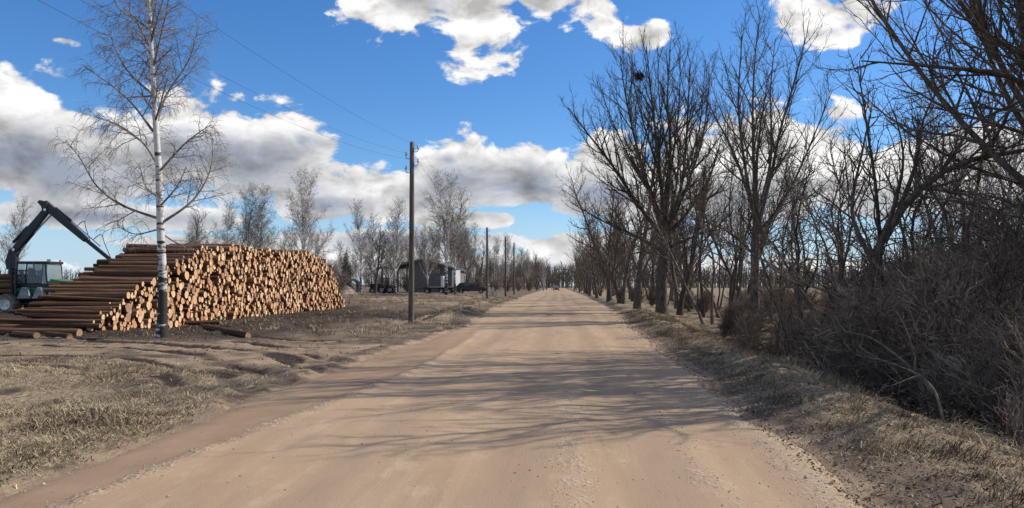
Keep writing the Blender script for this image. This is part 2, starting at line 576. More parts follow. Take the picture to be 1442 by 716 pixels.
def road_height(x, y):
    L, R = edge_l(y), edge_r(y)
    c, hw = (L + R) / 2, (R - L) / 2
    t = (x - c) / hw
    z = 0.02 - 0.035 * t * t
    for xc, w, a in ((-2.1, 0.35, 0.014), (-0.55, 0.4, 0.018), (0.65, 0.35, 0.018), (1.7, 0.3, 0.01)):
        z = z - a * np.exp(-((x - xc - 0.1 * np.sin(y * 0.05)) / w) ** 2)
    z = z + 0.02 * fbm(x * 0.8, y * 0.18, 31, 4) + 0.012 * fbm(x * 4, y * 1.5, 33, 3)
    rx = np.interp(y, [0, 5.7, 8.9, 15, 22, 40, 60], [-3.75, -3.55, -3.27, -2.6, -2.6, -3.1, -3.5])
    z = z + 0.035 * np.exp(-((x - rx) / 0.13) ** 2) * np.clip(0.7 + 1.6 * fbm(x * 2.5, y * 1.5, 35, 3), 0, 2) * (1 - sm(y, 20, 34))
    z = z - 0.10 * sm(np.maximum(L - x, x - R), -0.25, 0.45)
    return z


def axis(segs):
    out = [segs[0][0]]
    for a, b, s0, s1 in segs:
        p = a
        while p < b - 1e-6:
            f = (p - a) / (b - a)
            p = min(b, p + s0 + (s1 - s0) * f)
            out.append(p)
    return np.array(out)


def grid_mesh(name, xs, ys, zf, colf, mat):
    X, Y = np.meshgrid(xs, ys)
    Z = zf(X, Y)
    n, m = len(ys), len(xs)
    idx = np.arange(n * m).reshape(n, m)
    q = np.stack([idx[:-1, :-1], idx[:-1, 1:], idx[1:, 1:], idx[1:, :-1]], -1).reshape(-1, 4)
    return np_mesh(name, np.stack([X, Y, Z], -1).reshape(-1, 3), q, None, [mat], None, True, colf(X, Y, Z).reshape(-1, 3))


def ground_z(x, y):
    x, y = np.asarray(x, float), np.asarray(y, float)
    return base_height(x, y) + rut_field(np.atleast_1d(x), np.atleast_1d(y)).reshape(x.shape)


def gz(x, y):
    return float(ground_z(np.array([x]), np.array([y]))[0])


def grass_cover(x, y):
    """share of dry grass at a place, 0..1"""
    u, v = edge_l(y) - x, x - edge_r(y)
    n = fbm(x * 0.25, y * 0.25, 41, 4)
    left = sm(u, 0.0, 0.4) * (1 - sm(y + 0.5 * (x + 9), 14.0, 16.5)) * sm(n + 0.6, 0.1, 0.5)
    left = left + sm(u, 0.6, 1.4) * (1 - sm(u, 3.2, 4.2)) * sm(y, 27, 36) * (1 - sm(y, 80, 110)) * 0.85
    left = left + sm(u, 5, 9) * sm(y, 52, 70) * 0.35
    right = sm(v, 0.5, 1.2) * (1 - 0.75 * sm(v, 2.4, 4.0) * (1 - sm(y, 26, 40))) * (1 - 0.55 * sm(v, 2.5, 5) * (1 - sm(y, 90, 160)))
    return np.clip((left + right) * (1 - np.clip(np.abs(rut_field(np.atleast_1d(x), np.atleast_1d(y))) * 25, 0, 0.95)), 0, 1)


def ground_tone(x, y, z):
    u, v = edge_l(y) - x, x - edge_r(y)
    n = fbm(x * 0.3, y * 0.3, 51, 4)
    straw = grass_cover(x, y)
    sand = np.clip((1 - sm(np.maximum(u, v), 0.0, 0.35)) + 0.6 * sm(u, 0, 1) * sm(y, 13.5, 16) * (1 - sm(y, 20, 23)) * sm(n + 0.5, 0.05, 0.5), 0, 1)
    sand = np.clip(sand + 0.6 * sm(u, 0, 1) * sm(-x, 4, 6) * sm(y, 55, 70) * (1 - sm(y, 92, 100)) * sm(n, -0.2, 0.3), 0, 1) * (1 - 0.85 * sm(v, 0.1, 0.6))
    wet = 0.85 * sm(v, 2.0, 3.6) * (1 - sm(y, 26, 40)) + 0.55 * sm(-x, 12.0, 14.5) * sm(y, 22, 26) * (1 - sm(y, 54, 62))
    wet = wet + 0.62 * sm(-x, 7.0, 9.5) * sm(y, 21, 24) * (1 - sm(y, 46, 58)) + 0.3 * sm(-x, 5.5, 7.5) * sm(y, 14.5, 17) * (1 - sm(y, 21, 24)) + 0.5 * sm(u, 2.8, 3.4) * (1 - sm(u, 4.0, 4.8)) * sm(y, 36, 46) * (1 - sm(y, 66, 80))
    wet = wet + 0.5 * sm(-x, 60, 140) * sm(y, 40, 120)
    rf = rut_field(x, y)
    wet = wet + np.clip(-rf * 20, 0, 0.9) * sm(u, 0.6, 1.6)  # ruts coloured dark for wet mud and for the shade of their depth
    sand = np.clip(sand + np.clip(rf * 22, 0, 0.7), 0, 1)
    return np.stack([straw, sand, np.clip(wet, 0, 1)], -1)


def road_tone(x, y, z):
    L, R = edge_l(y), edge_r(y)
    rx = np.interp(y, [0, 5.7, 8.9, 15, 22, 40, 60], [-3.75, -3.55, -3.27, -2.6, -2.6, -3.1, -3.5])
    g = 0.75 * np.exp(-((x - rx) / 0.16) ** 2) * (1 - sm(y, 17, 30)) + 0.55 * np.exp(-((x - 0.1) / 0.28) ** 2) + 0.5 * np.exp(-((x - 1.25) / 0.22) ** 2) + 0.7 * sm(x - R, -0.9, -0.1) + 0.25 * sm(L - x, -0.3, 0.1)
    silt = 0.85 * (1 - sm(x, rx - 0.15, rx + 0.2)) * (1 - sm(y, 22, 34)) + 0.3 * (1 - sm(x, -3, -0.5)) * (1 - sm(y, 10, 20))
    wob = 0.12 * np.sin(y * 0.06 + 0.8) + 0.25 * fbm(y * 0.12, y * 0 + 2.2, 37, 2)
    tr = sum(np.exp(-((x - q - wob) / w) ** 4) for q, w in ((-2.0, 0.26), (-0.55, 0.3), (0.72, 0.28), (1.75, 0.2)))
    return np.stack([np.clip(g, 0, 1), np.clip(silt, 0, 1), np.clip(tr, 0, 1)], -1)


def build_ground():
    xs = axis([(-3000, -300, 300, 60), (-300, -60, 30, 4), (-60, -26, 2, 0.5), (-26, -17, 0.4, 0.14), (-17, -3, 0.13, 0.11), (-3, 2, 0.6, 0.3), (2, 7, 0.1, 0.12), (7, 20, 0.3, 1.0), (20, 60, 1.2, 4), (60, 300, 6, 30), (300, 3000, 60, 300)])
    ys = axis([(-60, -6, 8, 2), (-6, 3, 1.5, 0.25), (3, 26, 0.1, 0.16), (26, 60, 0.2, 0.6), (60, 140, 0.7, 2.5), (140, 500, 4, 25), (500, 5000, 40, 400)])
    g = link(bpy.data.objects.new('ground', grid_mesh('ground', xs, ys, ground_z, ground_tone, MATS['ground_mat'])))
    tag(g, kind='structure')
    xs = axis([(-5.2, 3.2, 0.07, 0.07), (3.2, 5.0, 0.12, 0.2)])
    xs = np.concatenate([[-5.8, -5.5], xs])
    ys = axis([(-20, 2, 1.5, 0.4), (2, 24, 0.09, 0.16), (24, 80, 0.2, 1.0), (80, 420, 1.2, 8)])
    r = link(bpy.data.objects.new('road', grid_mesh('road', xs, ys, lambda X, Y: road_height(X, Y), road_tone, MATS['road_mat'])))
    tag(r, kind='structure')


build_ground()


# ------------------------------------------------------------------ grass, litter, pebbles
def blades(name, P, hgt, lean_dir, lean, width, tone, mat, seed):
    """bent blades as real strips: base pair, middle pair, tip"""
    rng = np.random.default_rng(seed)
    n = len(P)
    a = rng.uniform(0, 2 * np.pi, n)
    side = np.stack([np.cos(a), np.sin(a), np.zeros(n)], -1) * (width / 2)[:, None]
    ld = np.stack([np.cos(lean_dir), np.sin(lean_dir), np.zeros(n)], -1)
    up = np.array([0, 0, 1.0])
    mid = P + hgt[:, None] * (0.55 * up * np.cos(lean * 0.5)[:, None] + 0.55 * ld * np.sin(lean * 0.5)[:, None])
    tip = mid + hgt[:, None] * (0.5 * up * np.cos(lean)[:, None] + 0.5 * ld * np.sin(lean)[:, None])
    V = np.stack([P - side, P + side, mid + side * 0.8, mid - side * 0.8, tip], 1).reshape(-1, 3)
    b = (np.arange(n) * 5)[:, None]
    me = np_mesh(name, V, b + np.array([[0, 1, 2, 3]]), b + np.array([[3, 2, 4]]), [mat], None, False, np.repeat(tone, 5)[:, None] * np.ones((1, 3)))
    return link(bpy.data.objects.new(name, me))


def scatter(rng, n, x0, x1, y0, y1, power=1.0):
    y = y0 + (y1 - y0) * rng.uniform(0, 1, n) ** power
    x = rng.uniform(x0, x1, n)
    return x, y


def build_cover():
    rng = np.random.default_rng(11)
    # flattened dry grass of the left verge
    x, y = scatter(rng, 200000, -17, -4.3, 4.5, 18, 1.25)
    clump = fbm(x * 1.1, y * 1.1, 91, 3)
    keep = rng.uniform(0, 1, len(x)) < grass_cover(x, y) * np.clip(0.65 + 1.5 * clump, 0.06, 1.0)
    x, y, clump = x[keep], y[keep], clump[keep]
    n = len(x)
    P = np.stack([x, y, ground_z(x, y) - 0.005], -1)
    h = rng.uniform(0.03, 0.12, n) * (0.8 + 1.0 * np.clip(clump, -0.4, 0.6))
    dirn = 6 * fbm(x * 0.5, y * 0.5, 93, 3) + rng.normal(0, 0.9, n)
    tone = np.clip(rng.normal(0.5, 0.3, n) + 0.75 * fbm(x * 0.9, y * 0.9, 95, 4), 0, 0.97)
    o = blades('verge_grass', P, h, dirn, rng.normal(1.5, 0.35, n), rng.uniform(0.006, 0.016, n), tone, MATS['dry_grass'], 1)
    tag(o, 'flattened straw coloured dry grass on the left verge', 'grass', kind='stuff')
    # upstanding tufts among the flattened grass
    tx, ty = scatter(rng, 2600, -15, -4.6, 4.5, 17, 1.3)
    keep = rng.uniform(0, 1, len(tx)) < grass_cover(tx, ty) * np.clip(0.35 + 2.2 * fbm(tx * 0.6, ty * 0.6, 97, 3), 0.05, 1)
    tx, ty = tx[keep], ty[keep]
    m = 26
    x = np.repeat(tx, m) + rng.normal(0, 0.07, len(tx) * m)
    y = np.repeat(ty, m) + rng.normal(0, 0.07, len(tx) * m)
    n = len(x)
    P = np.stack([x, y, ground_z(x, y) - 0.01], -1)
    tone = np.clip(np.repeat(rng.normal(0.6, 0.25, len(tx)), m) + rng.normal(0, 0.2, n), 0, 0.97)
    tone[rng.uniform(0, 1, n) < 0.02] = 1.0
    o = blades('grass_tufts', P, rng.uniform(0.05, 0.16, n), np.repeat(rng.uniform(0, 6.28, len(tx)), m) + rng.normal(0, 0.8, n), rng.normal(1.4, 0.35, n), rng.uniform(0.005, 0.011, n), tone, MATS['dry_grass'], 6)
    tag(o, 'ragged upright grass tufts scattered over the left verge', 'grass', kind='stuff')
    # taller tufts of the right verge, combed over the ditch
    nt = 2600
    tx, ty = scatter(rng, nt, 2.9, 8.0, 4.2, 45, 1.7)
    v = tx - edge_r(ty)
    keep = (v > 0.45) & (v < 4.2) & (rng.uniform(0, 1, nt) < np.where(v < 2.3, 0.75, 0.35))
    tx, ty = tx[keep], ty[keep]
    m = 46
    x = np.repeat(tx, m) + rng.normal(0, 0.10, len(tx) * m)
    y = np.repeat(ty, m) + rng.normal(0, 0.10, len(tx) * m)
    n = len(x)
    P = np.stack([x, y, ground_z(x, y) - 0.01], -1)
    hh = np.repeat(rng.uniform(0.06, 0.27, len(tx)), m) * rng.uniform(0.6, 1.2, n)
    dirn = np.repeat(rng.normal(-0.4, 0.9, len(tx)), m) + rng.normal(0, 0.7, n)
    ln = np.repeat(rng.normal(1.55, 0.4, len(tx)), m) + rng.normal(0, 0.25, n)
    tone = np.clip(np.repeat(rng.normal(0.42, 0.28, len(tx)), m) + rng.normal(0, 0.16, n), 0, 0.97)
    tone[rng.uniform(0, 1, n) < 0.04] = 1.0
    o = blades('ditch_grass', P, hh, dirn, ln, rng.uniform(0.005, 0.011, n), tone, MATS['dry_grass'], 2)
    tag(o, 'tufted drooping dry grass along the right verge', 'grass', kind='stuff')
    # tufts between the pole row and the road and round the yard
    nt = 2600
    tx, ty = scatter(rng, nt, -24, -4.2, 24, 100, 1.3)
    keep = rng.uniform(0, 1, nt) < np.clip(grass_cover(tx, ty) + 0.10, 0, 1)
    keep &= ~((tx < -13.5) & (ty > 24) & (ty < 56))
    tx, ty = tx[keep], ty[keep]
    m = 22
    x = np.repeat(tx, m) + rng.normal(0, 0.16, len(tx) * m)
    y = np.repeat(ty, m) + rng.normal(0, 0.2, len(tx) * m)
    n = len(x)
    P = np.stack([x, y, ground_z(x, y) - 0.01], -1)
    tone = np.clip(np.repeat(rng.normal(0.45, 0.2, len(tx)), m) + rng.normal(0, 0.16, n), 0, 0.97)
    o = blades('yard_grass', P, rng.uniform(0.1, 0.3, n), rng.uniform(0, 6.28, n), rng.normal(1.0, 0.4, n), rng.uniform(0.012, 0.03, n), tone, MATS['dry_grass'], 3)
    tag(o, 'sparse brown grass tufts around the log yard', 'grass', kind='stuff')
    # leaf litter under the thicket and on the right road edge
    x, y = scatter(rng, 52000, 2.2, 10, 4, 40, 1.5)
    v = x - edge_r(y)
    keep = rng.uniform(0, 1, len(x)) < np.where(v < -0.2, 0.05, np.where(v < 1.2, 0.9, 0.45))
    x, y = x[keep], y[keep]
    n = len(x)
    P = np.stack([x, y, np.maximum(ground_z(x, y), road_height(x, y)) + 0.006], -1)
    o = blades('leaf_litter', P, rng.uniform(0.015, 0.055, n), rng.uniform(0, 6.28, n), rng.normal(1.5, 0.2, n), rng.uniform(0.01, 0.03, n), rng.uniform(0.15, 1, n), MATS['litter_leaf'], 4)
    tag(o, 'brown fallen leaves and stalks along the ditch', 'leaf litter', kind='stuff')
    # bark chips and sticks trodden into the yard
    x, y = scatter(rng, 26000, -22, -4.4, 15, 58, 1.4)
    keep = rng.uniform(0, 1, len(x)) < 0.12 + 0.8 * sm(-x, 8, 12) * sm(y, 20, 25)
    x, y = x[keep], y[keep]
    n = len(x)
    P = np.stack([x, y, ground_z(x, y) + 0.004], -1)
    o = blades('bark_chips', P, rng.uniform(0.03, 0.14, n), rng.uniform(0, 6.28, n), rng.normal(1.55, 0.06, n), rng.uniform(0.01, 0.035, n), np.clip(rng.normal(0.5, 0.35, n), 0, 1), MATS['litter_leaf'], 5)
    tag(o, 'dark bark chips and sticks trodden into the log yard', 'bark litter', kind='stuff')
    # pebbles: squashed octahedra
    x1, y1 = scatter(rng, 11000, -4.3, 2.9, 4.2, 26, 1.7)
    t = road_tone(x1, y1, x1 * 0)
    keep = rng.uniform(0, 1, len(x1)) < 0.04 + 0.85 * t[:, 0]
    x2, y2 = scatter(rng, 2600, 1.9, 3.4, 4.2, 30, 1.6)
    x3, y3 = scatter(rng, 1500, -6.5, -4.1, 5, 26, 1.3)
    x = np.concatenate([x1[keep], x2, x3])
    y = np.concatenate([y1[keep], y2, y3])
    n = len(x)
    r = rng.uniform(0.004, 0.012, n) * (1 + 0.8 * (rng.uniform(0, 1, n) > 0.97))
    z = np.maximum(road_height(x, y), ground_z(x, y)) + r * 0.2
    base = np.array([[1, 0, 0], [0, 1, 0], [-1, 0, 0], [0, -1, 0], [0, 0, 0.7], [0, 0, -0.7]])
    V = base[None] * r[:, None, None] * rng.uniform(0.6, 1.4, (n, 6, 1)) + np.stack([x, y, z], -1)[:, None]
    T = np.array([[0, 1, 4], [1, 2, 4], [2, 3, 4], [3, 0, 4], [1, 0, 5], [2, 1, 5], [3, 2, 5], [0, 3, 5]])
    me = np_mesh('road_pebbles', V.reshape(-1, 3), None, ((np.arange(n) * 6)[:, None, None] + T[None]).reshape(-1, 3), [MATS['pebble_mat']], None, False, np.repeat(rng.uniform(0, 1, n), 6)[:, None] * np.ones((1, 3)))
    tag(link(bpy.data.objects.new('road_gravel', me)), 'loose gravel scattered over the sandy road', 'gravel', kind='stuff')


build_cover()

# ------------------------------------------------------------------ tree growing
def nrm(v):
    return v / np.maximum(np.linalg.norm(v, axis=-1, keepdims=True), 1e-9)


def tubes(P, R, S):
    """P (N,K,3) centre lines, R (N,K) radii -> verts, quads of S-sided tapered tubes"""
    N, K, _ = P.shape
    T = nrm(np.gradient(P, axis=1))
    mean = np.abs(T.mean(1))
    ref = np.zeros((N, 3))
    ref[np.arange(N), np.argmin(mean, 1)] = 1
    U = nrm(np.cross(T, ref[:, None, :]))
    W = np.cross(T, U)
    a = np.arange(S) / S * 2 * np.pi
    V = P[:, :, None, :] + R[:, :, None, None] * (np.cos(a)[:, None] * U[:, :, None, :] + np.sin(a)[:, None] * W[:, :, None, :])
    idx = np.arange(N * K * S).reshape(N, K, S)
    nx = np.roll(idx, -1, 2)
    q = np.stack([idx[:, :-1], nx[:, :-1], nx[:, 1:], idx[:, 1:]], -1).reshape(-1, 4)
    return V.reshape(-1, 3), q


def join(parts):
    vs, qs, off = [], [], 0
    for v, q in parts:
        vs.append(v)
        qs.append(q + off)
        off += len(v)
    return np.concatenate(vs), np.concatenate(qs)


def grow(rng, S, D, L, r0, K, wig, trop, rtip=0.25):
    """N branches at once: starts S, directions D, lengths L, base radii r0"""
    N = len(S)
    P = np.empty((N, K + 1, 3))
    P[:, 0] = S
    d = nrm(D)
    for k in range(K):
        d = nrm(d + rng.normal(0, wig, (N, 3)) + np.array(trop) * (1.0 / K))
        P[:, k + 1] = P[:, k] + d * (L / K)[:, None]
    t = np.linspace(0, 1, K + 1)
    R = r0[:, None] * (1 - (1 - rtip) * t[None] ** 0.9)
    return P, R


def sprout(rng, P, R, per_m, tmin, tmax, ang, asd, lr, lmin, lmax, rr, rmin, taper=0.65, shade_z=None):
    """children along each parent"""
    N, K, _ = P.shape
    seg = np.linalg.norm(np.diff(P, axis=1), axis=-1)
    L = seg.sum(1)
    cnt = np.maximum(1, (L * per_m * (tmax - tmin) + rng.uniform(0, 1, N)).astype(int))
    idx = np.repeat(np.arange(N), cnt)
    M = len(idx)
    order = np.concatenate([np.arange(c) for c in cnt])
    t = tmin + (tmax - tmin) * (order + rng.uniform(0, 1, M)) / cnt[idx]
    f = t * (K - 1)
    i = np.minimum(f.astype(int), K - 2)
    w = (f - i)[:, None]
    S = P[idx, i] * (1 - w) + P[idx, i + 1] * w
    tang = nrm(P[idx, i + 1] - P[idx, i])
    rp = R[idx, i] * (1 - w[:, 0]) + R[idx, i + 1] * w[:, 0]
    az = order * 2.4 + rng.uniform(0, 6.28, N)[idx] + rng.normal(0, 0.5, M)
    ref = np.where(np.abs(tang[:, 2:3]) > 0.9, np.array([[1.0, 0, 0]]), np.array([[0, 0, 1.0]]))
    U = nrm(np.cross(tang, ref))
    W = np.cross(tang, U)
    a = np.clip(rng.normal(ang, asd, M), 0.15, 2.0)[:, None]
    D = np.cos(a) * tang + np.sin(a) * (np.cos(az)[:, None] * U + np.sin(az)[:, None] * W)
    ln = np.clip(L[idx] * lr * (1 - taper * t) * rng.uniform(0.6, 1.25, M), lmin, lmax)
    r = np.maximum(np.minimum(rp * rr, ln * 0.022 + rmin), rmin)
    return S, D, ln, r


def mains_from(lines, K=16):
    """authored limb lines (list of (pts, r0, r1)) -> arrays"""
    P, R = [], []
    for pts, r0, r1 in lines:
        q = smooth_line(pts, 8)
        s = np.concatenate([[0], np.cumsum(np.linalg.norm(np.diff(q, axis=0), axis=1))])
        u = np.linspace(0, s[-1], K)
        P.append(np.stack([np.interp(u, s, q[:, k]) for k in range(3)], -1))
        R.append(r0 + (r1 - r0) * np.linspace(0, 1, K) ** 0.8)
    return np.array(P), np.array(R)


def crown_levels(rng, P, R, levels):
    """levels: dicts of sprout/grow settings; each level grows on the previous one (and, with 'also', on the mains)"""
    parts = []
    cur = (P, R)
    for lv in levels:
        S, D, L, r = sprout(rng, *cur, lv['n'], lv.get('t0', 0.2), lv.get('t1', 1.0), lv['a'], lv.get('asd', 0.2), lv['lr'], lv['lmin'], lv['lmax'], lv.get('rr', 0.6), lv['rmin'], lv.get('taper', 0.6))
        if 'out' in lv:        # lean new branches away from the trunk axis / upward
            D = nrm(D + np.array(lv['out']))
        p, rad = grow(rng, S, D, L, r, lv['K'], lv['wig'], lv['trop'], lv.get('rtip', 0.3))
        parts.append(tubes(p, rad, lv['S']))
        cur = (p, rad)
    return parts


LV_BROAD = [dict(n=2.5, t0=0.22, a=0.75, asd=0.25, lr=0.42, lmin=0.7, lmax=4.2, K=7, wig=0.13, trop=(0, 0, 0.55), rmin=0.018, rr=0.6, S=5),
            dict(n=4.4, t0=0.18, a=0.8, asd=0.3, lr=0.45, lmin=0.35, lmax=1.7, K=5, wig=0.16, trop=(0, 0, 0.4), rmin=0.009, rr=0.65, S=4),
            dict(n=8.0, t0=0.12, a=0.75, asd=0.3, lr=0.5, lmin=0.2, lmax=0.75, K=3, wig=0.18, trop=(0, 0, 0.3), rmin=0.0062, rr=0.7, S=3)]
LV_BIRCH = [dict(n=4.2, t0=0.2, a=0.8, asd=0.25, lr=0.42, lmin=0.5, lmax=2.2, K=7, wig=0.12, trop=(0, 0, 0.1), rmin=0.011, rr=0.55, S=4),
            dict(n=7.0, t0=0.15, a=0.75, asd=0.3, lr=0.5, lmin=0.3, lmax=1.2, K=5, wig=0.16, trop=(0, 0, -0.45), rmin=0.006, rr=0.6, S=3),
            dict(n=8.5, t0=0.15, a=0.6, asd=0.3, lr=0.55, lmin=0.2, lmax=0.7, K=4, wig=0.15, trop=(0, 0, -0.9), rmin=0.0042, rr=0.7, S=3)]


def auto_mains(rng, H, r0, limbs, crown0=0.3, spread=0.55, ang=0.7, fork=1, lean=(0, 0), wob=0.05, trop=(0, 0, 0.6), K=12, fsd=0.16):
    """a trunk (or several stems) with main limbs"""
    lines_P, lines_R = [], []
    D = np.array([[lean[0], lean[1], 1.0]] * fork) + rng.normal(0, 0.03 if fork == 1 else fsd, (fork, 3))
    S = np.zeros((fork, 3)) + np.concatenate([rng.normal(0, 0.12 * (fork > 1), (fork, 2)), np.zeros((fork, 1)) - 0.15], 1)
    tp, tr = grow(rng, S, D, np.full(fork, H) * rng.uniform(0.88, 1.0, fork), np.full(fork, r0) / (fork ** 0.4), K, wob, (0, 0, 0.25), 0.12)
    tr[:, 0] *= 1.35
    s, d, L, r = sprout(rng, tp, tr, limbs / H / (1 - crown0), crown0, 0.97, ang, 0.18, spread, 0.8, H * 0.5, 0.5, 0.02, 0.8)
    lp, lr_ = grow(rng, s, d, L, r * 1.15, K, wob * 1.7, trop, 0.25)
    return (tp, tr), (lp, lr_)


def tree_meshes(name, rng, trunk, limbs, levels, bark, twig, S=8):
    """trunk mesh, crown mesh (limbs and twigs)"""
    tm = np_mesh(name + '_trunk', *tubes(trunk[0], trunk[1], S), None, [bark])
    parts, mi = [], []
    src = trunk
    if limbs is not None:
        parts.append(tubes(limbs[0], limbs[1], 6))
        mi.append(np.zeros(len(parts[-1][1])))
        K = limbs[0].shape[1]
        src = limbs
    pr = crown_levels(rng, src[0], src[1], levels)
    for p in pr:
        parts.append(p)
        mi.append(np.ones(len(p[1])))
    if limbs is not None and trunk[0].shape[1] != 0:      # twigs on the upper trunk too
        pr = crown_levels(rng, trunk[0], trunk[1], [dict(levels[0], t0=0.55, lmax=levels[0]['lmax'] * 0.5)] + levels[1:])
        for p in pr:
            parts.append(p)
            mi.append(np.ones(len(p[1])))
    v, q = join(parts)
    cm = np_mesh(name + '_crown', v, q, None, [bark, twig], np.concatenate(mi))
    return tm, cm


def plant(name, meshes, loc, rz=0.0, sc=1.0, label=None, cat='tree', group=None, sz=None, tilt=(0, 0)):
    """a tree thing: Empty at the foot > trunk, crown"""
    e = empty(name, loc, rz)
    e.rotation_euler = (tilt[0], tilt[1], rz)
    e.scale = (sc, sc, sz or sc)
    for nm, me in zip(('trunk', 'crown'), meshes):
        if me is not None:
            link(bpy.data.objects.new(nm, me), e)
    return tag(e, label, cat, group)


NT = [0]


def hero(name, base_px, d, lines, levels, bark, twig, seed, label, thin=1.0, S=9, limb=None):
    """tree whose main limbs follow authored lines: each line = [(photo x, photo y, depth offset), ...], r0, r1"""
    rng = np.random.default_rng(seed)
    b = at(base_px[0], base_px[1], d)
    b.z = gz(b.x, b.y) - 0.08
    out = []
    for pts, r0, r1 in lines:
        q = []
        for i, p in enumerate(pts):
            w = at(p[0], p[1], d + (p[2] if len(p) > 2 else 0.0))
            q.append(np.array(w - b))
        out.append((q, r0, r1))
    out[0][0][0] = np.array([0.0, 0.0, 0.0])
    P, R = mains_from(out[:1])
    R[:, 0] *= 1.25
    LP, LR = mains_from(out[1:])
    LR *= thin
    tm, cm = tree_meshes(name, rng, (P, R), (LP, LR), levels, MATS[bark], MATS[twig], S)
    if limb:
        cm.materials[0] = MATS[limb]
    return plant(name, (tm, cm), b, label=label)


def build_trees():
    rng = np.random.default_rng(5)
    # ---- the tall birch in front of the log stack
    hero('birch_tree', (228, 478), 23.0, [
        ([(228, 480), (229, 400), (226, 320), (224, 250), (219, 170), (215, 100), (211, 30), (208, -40), (206, -95)], 0.155, 0.035),
        ([(226, 309), (171, 289, -.3), (136, 262, -.6), (112, 222, -.9), (92, 198, -1)], 0.045, 0.01),
        ([(231, 312), (272, 282, .4), (296, 240, .8), (300, 196, 1.1)], 0.045, 0.01),
        ([(221, 231), (201, 201, .5), (166, 176, 1), (136, 166, 1.4)], 0.045, 0.01),
        ([(216, 186), (186, 146, -.5), (151, 116, -.9), (120, 95, -1.2)], 0.045, 0.01),
        ([(221, 171), (236, 131, .4), (266, 85, .7), (282, 30, 1)], 0.045, 0.01),
        ([(216, 95), (229, 40, -.2), (236, 7, -.3), (242, -45, -.4)], 0.04, 0.012),
        ([(213, 70), (191, 30, .4), (166, 10, .8), (150, -30, 1.1)], 0.035, 0.009),
        ([(225, 241), (262, 201, -.6), (297, 176, -1.2)], 0.04, 0.009),
        ([(217, 135), (176, 95, .5), (151, 40, 1.0)], 0.04, 0.009),
        ([(226, 290), (250, 262, -1.2), (262, 235, -2.2)], 0.035, 0.009),
        ([(225, 280), (205, 262, 1.2), (196, 230, 2.2)], 0.035, 0.009),
        ([(219, 170), (228, 140, -1.2), (236, 110, -2.0)], 0.035, 0.009),
        ([(214, 100), (206, 75, 1.1), (196, 40, 1.8)], 0.035, 0.009),
        ([(213, 60), (222, 25, -1.0), (236, -20, -1.6)], 0.03, 0.009),
        ([(229, 330), (258, 345, .5), (285, 330, 1.0)], 0.03, 0.008),
        ([(227, 322), (190, 330, .5), (165, 318, .9)], 0.03, 0.008)],
        [dict(LV_BIRCH[0], n=6.5, K=5, lmax=1.9), dict(LV_BIRCH[1], n=9.0, K=3), dict(LV_BIRCH[2], n=12, K=2, rmin=0.0044, lmin=0.3, lmax=0.9, trop=(0, 0, -1.1))], 'bark_birch', 'twig_birch', 21,
        'tall bare birch with white trunk standing in front of the log stack', S=12, limb='twig_birch')

    # ---- the big roadside tree on the right
    d = 46.0
    dense = hero('roadside_tree', (932, 440), d, [
        ([(932, 441), (932, 400), (934, 362), (936, 328), (938, 285, .3), (943, 240, .5)], 0.36, 0.16),
        ([(935, 335), (900, 290, -1), (860, 230, -2), (825, 185, -3), (800, 152, -3.6)], 0.19, 0.03),
        ([(934, 355), (890, 330, 1), (850, 312, 2), (803, 285, 3)], 0.15, 0.025),
        ([(935, 335), (915, 270, 1), (895, 200, 2), (880, 130, 2.5), (873, 78, 3)], 0.19, 0.03),
        ([(936, 330), (930, 250, -1), (920, 160, -1.5), (910, 66, -2)], 0.2, 0.03),
        ([(940, 260, .4), (944, 200, .6), (940, 140, .8), (944, 70, 1)], 0.17, 0.03),
        ([(937, 330), (960, 260, -.5), (968, 170, -1), (972, 85, -1.5)], 0.18, 0.03),
        ([(937, 335), (975, 290, 1), (1003, 240, 2), (1020, 175, 3)], 0.16, 0.025),
        ([(936, 352), (985, 330, -1), (1022, 322, -2)], 0.13, 0.025),
        ([(937, 330), (958, 285, 1.5), (988, 200, 3), (1000, 110, 4)], 0.17, 0.03),
        ([(936, 330), (925, 290, -2), (905, 240, -3.5), (885, 190, -4.6)], 0.15, 0.03),
        ([(936, 325), (950, 280, 2), (955, 220, 3.5), (950, 150, 4.6)], 0.15, 0.03),
        ([(934, 360), (905, 355, -2), (872, 362, -3.5), (845, 365, -4.5)], 0.10, 0.02),
        ([(928, 240, -1), (908, 180, -.5), (893, 120, 0), (888, 70, .4)], 0.1, 0.015),
        ([(915, 270, 1), (890, 230, 1.6), (862, 170, 2.2), (846, 125, 2.6)], 0.1, 0.015),
        ([(862, 233, -2), (850, 190, -1.6), (842, 150, -1.2)], 0.08, 0.015),
        ([(962, 250, -.6), (985, 180, -1.4), (992, 100, -2)], 0.1, 0.015),
        ([(944, 230, .5), (930, 160, 1.6), (926, 75, 2.2)], 0.1, 0.015),
        ([(945, 240, .5), (956, 150, -.8), (958, 62, -1.4)], 0.1, 0.015),
        ([(975, 290, 1), (1010, 270, .4), (1035, 225, 0)], 0.08, 0.015),
        ([(900, 290, -1), (865, 268, -2.4), (828, 240, -3.4)], 0.08, 0.015),
        ([(920, 160, -1.5), (895, 120, -2), (868, 110, -2.2)], 0.07, 0.015)],
        [dict(LV_BROAD[0], n=2.6, a=0.55, K=6, S=4, trop=(0, 0, 0.8), lmax=3.4), dict(LV_BROAD[1], n=5.0, a=0.6, K=3, S=3, trop=(0, 0, 0.6)), dict(LV_BROAD[2], n=9.0, a=0.55, K=2, S=3, rmin=0.0075)], 'bark', 'twig', 22,
        'broad bare roadside tree with thick dark trunk holding a bird nest', S=12, thin=0.78)

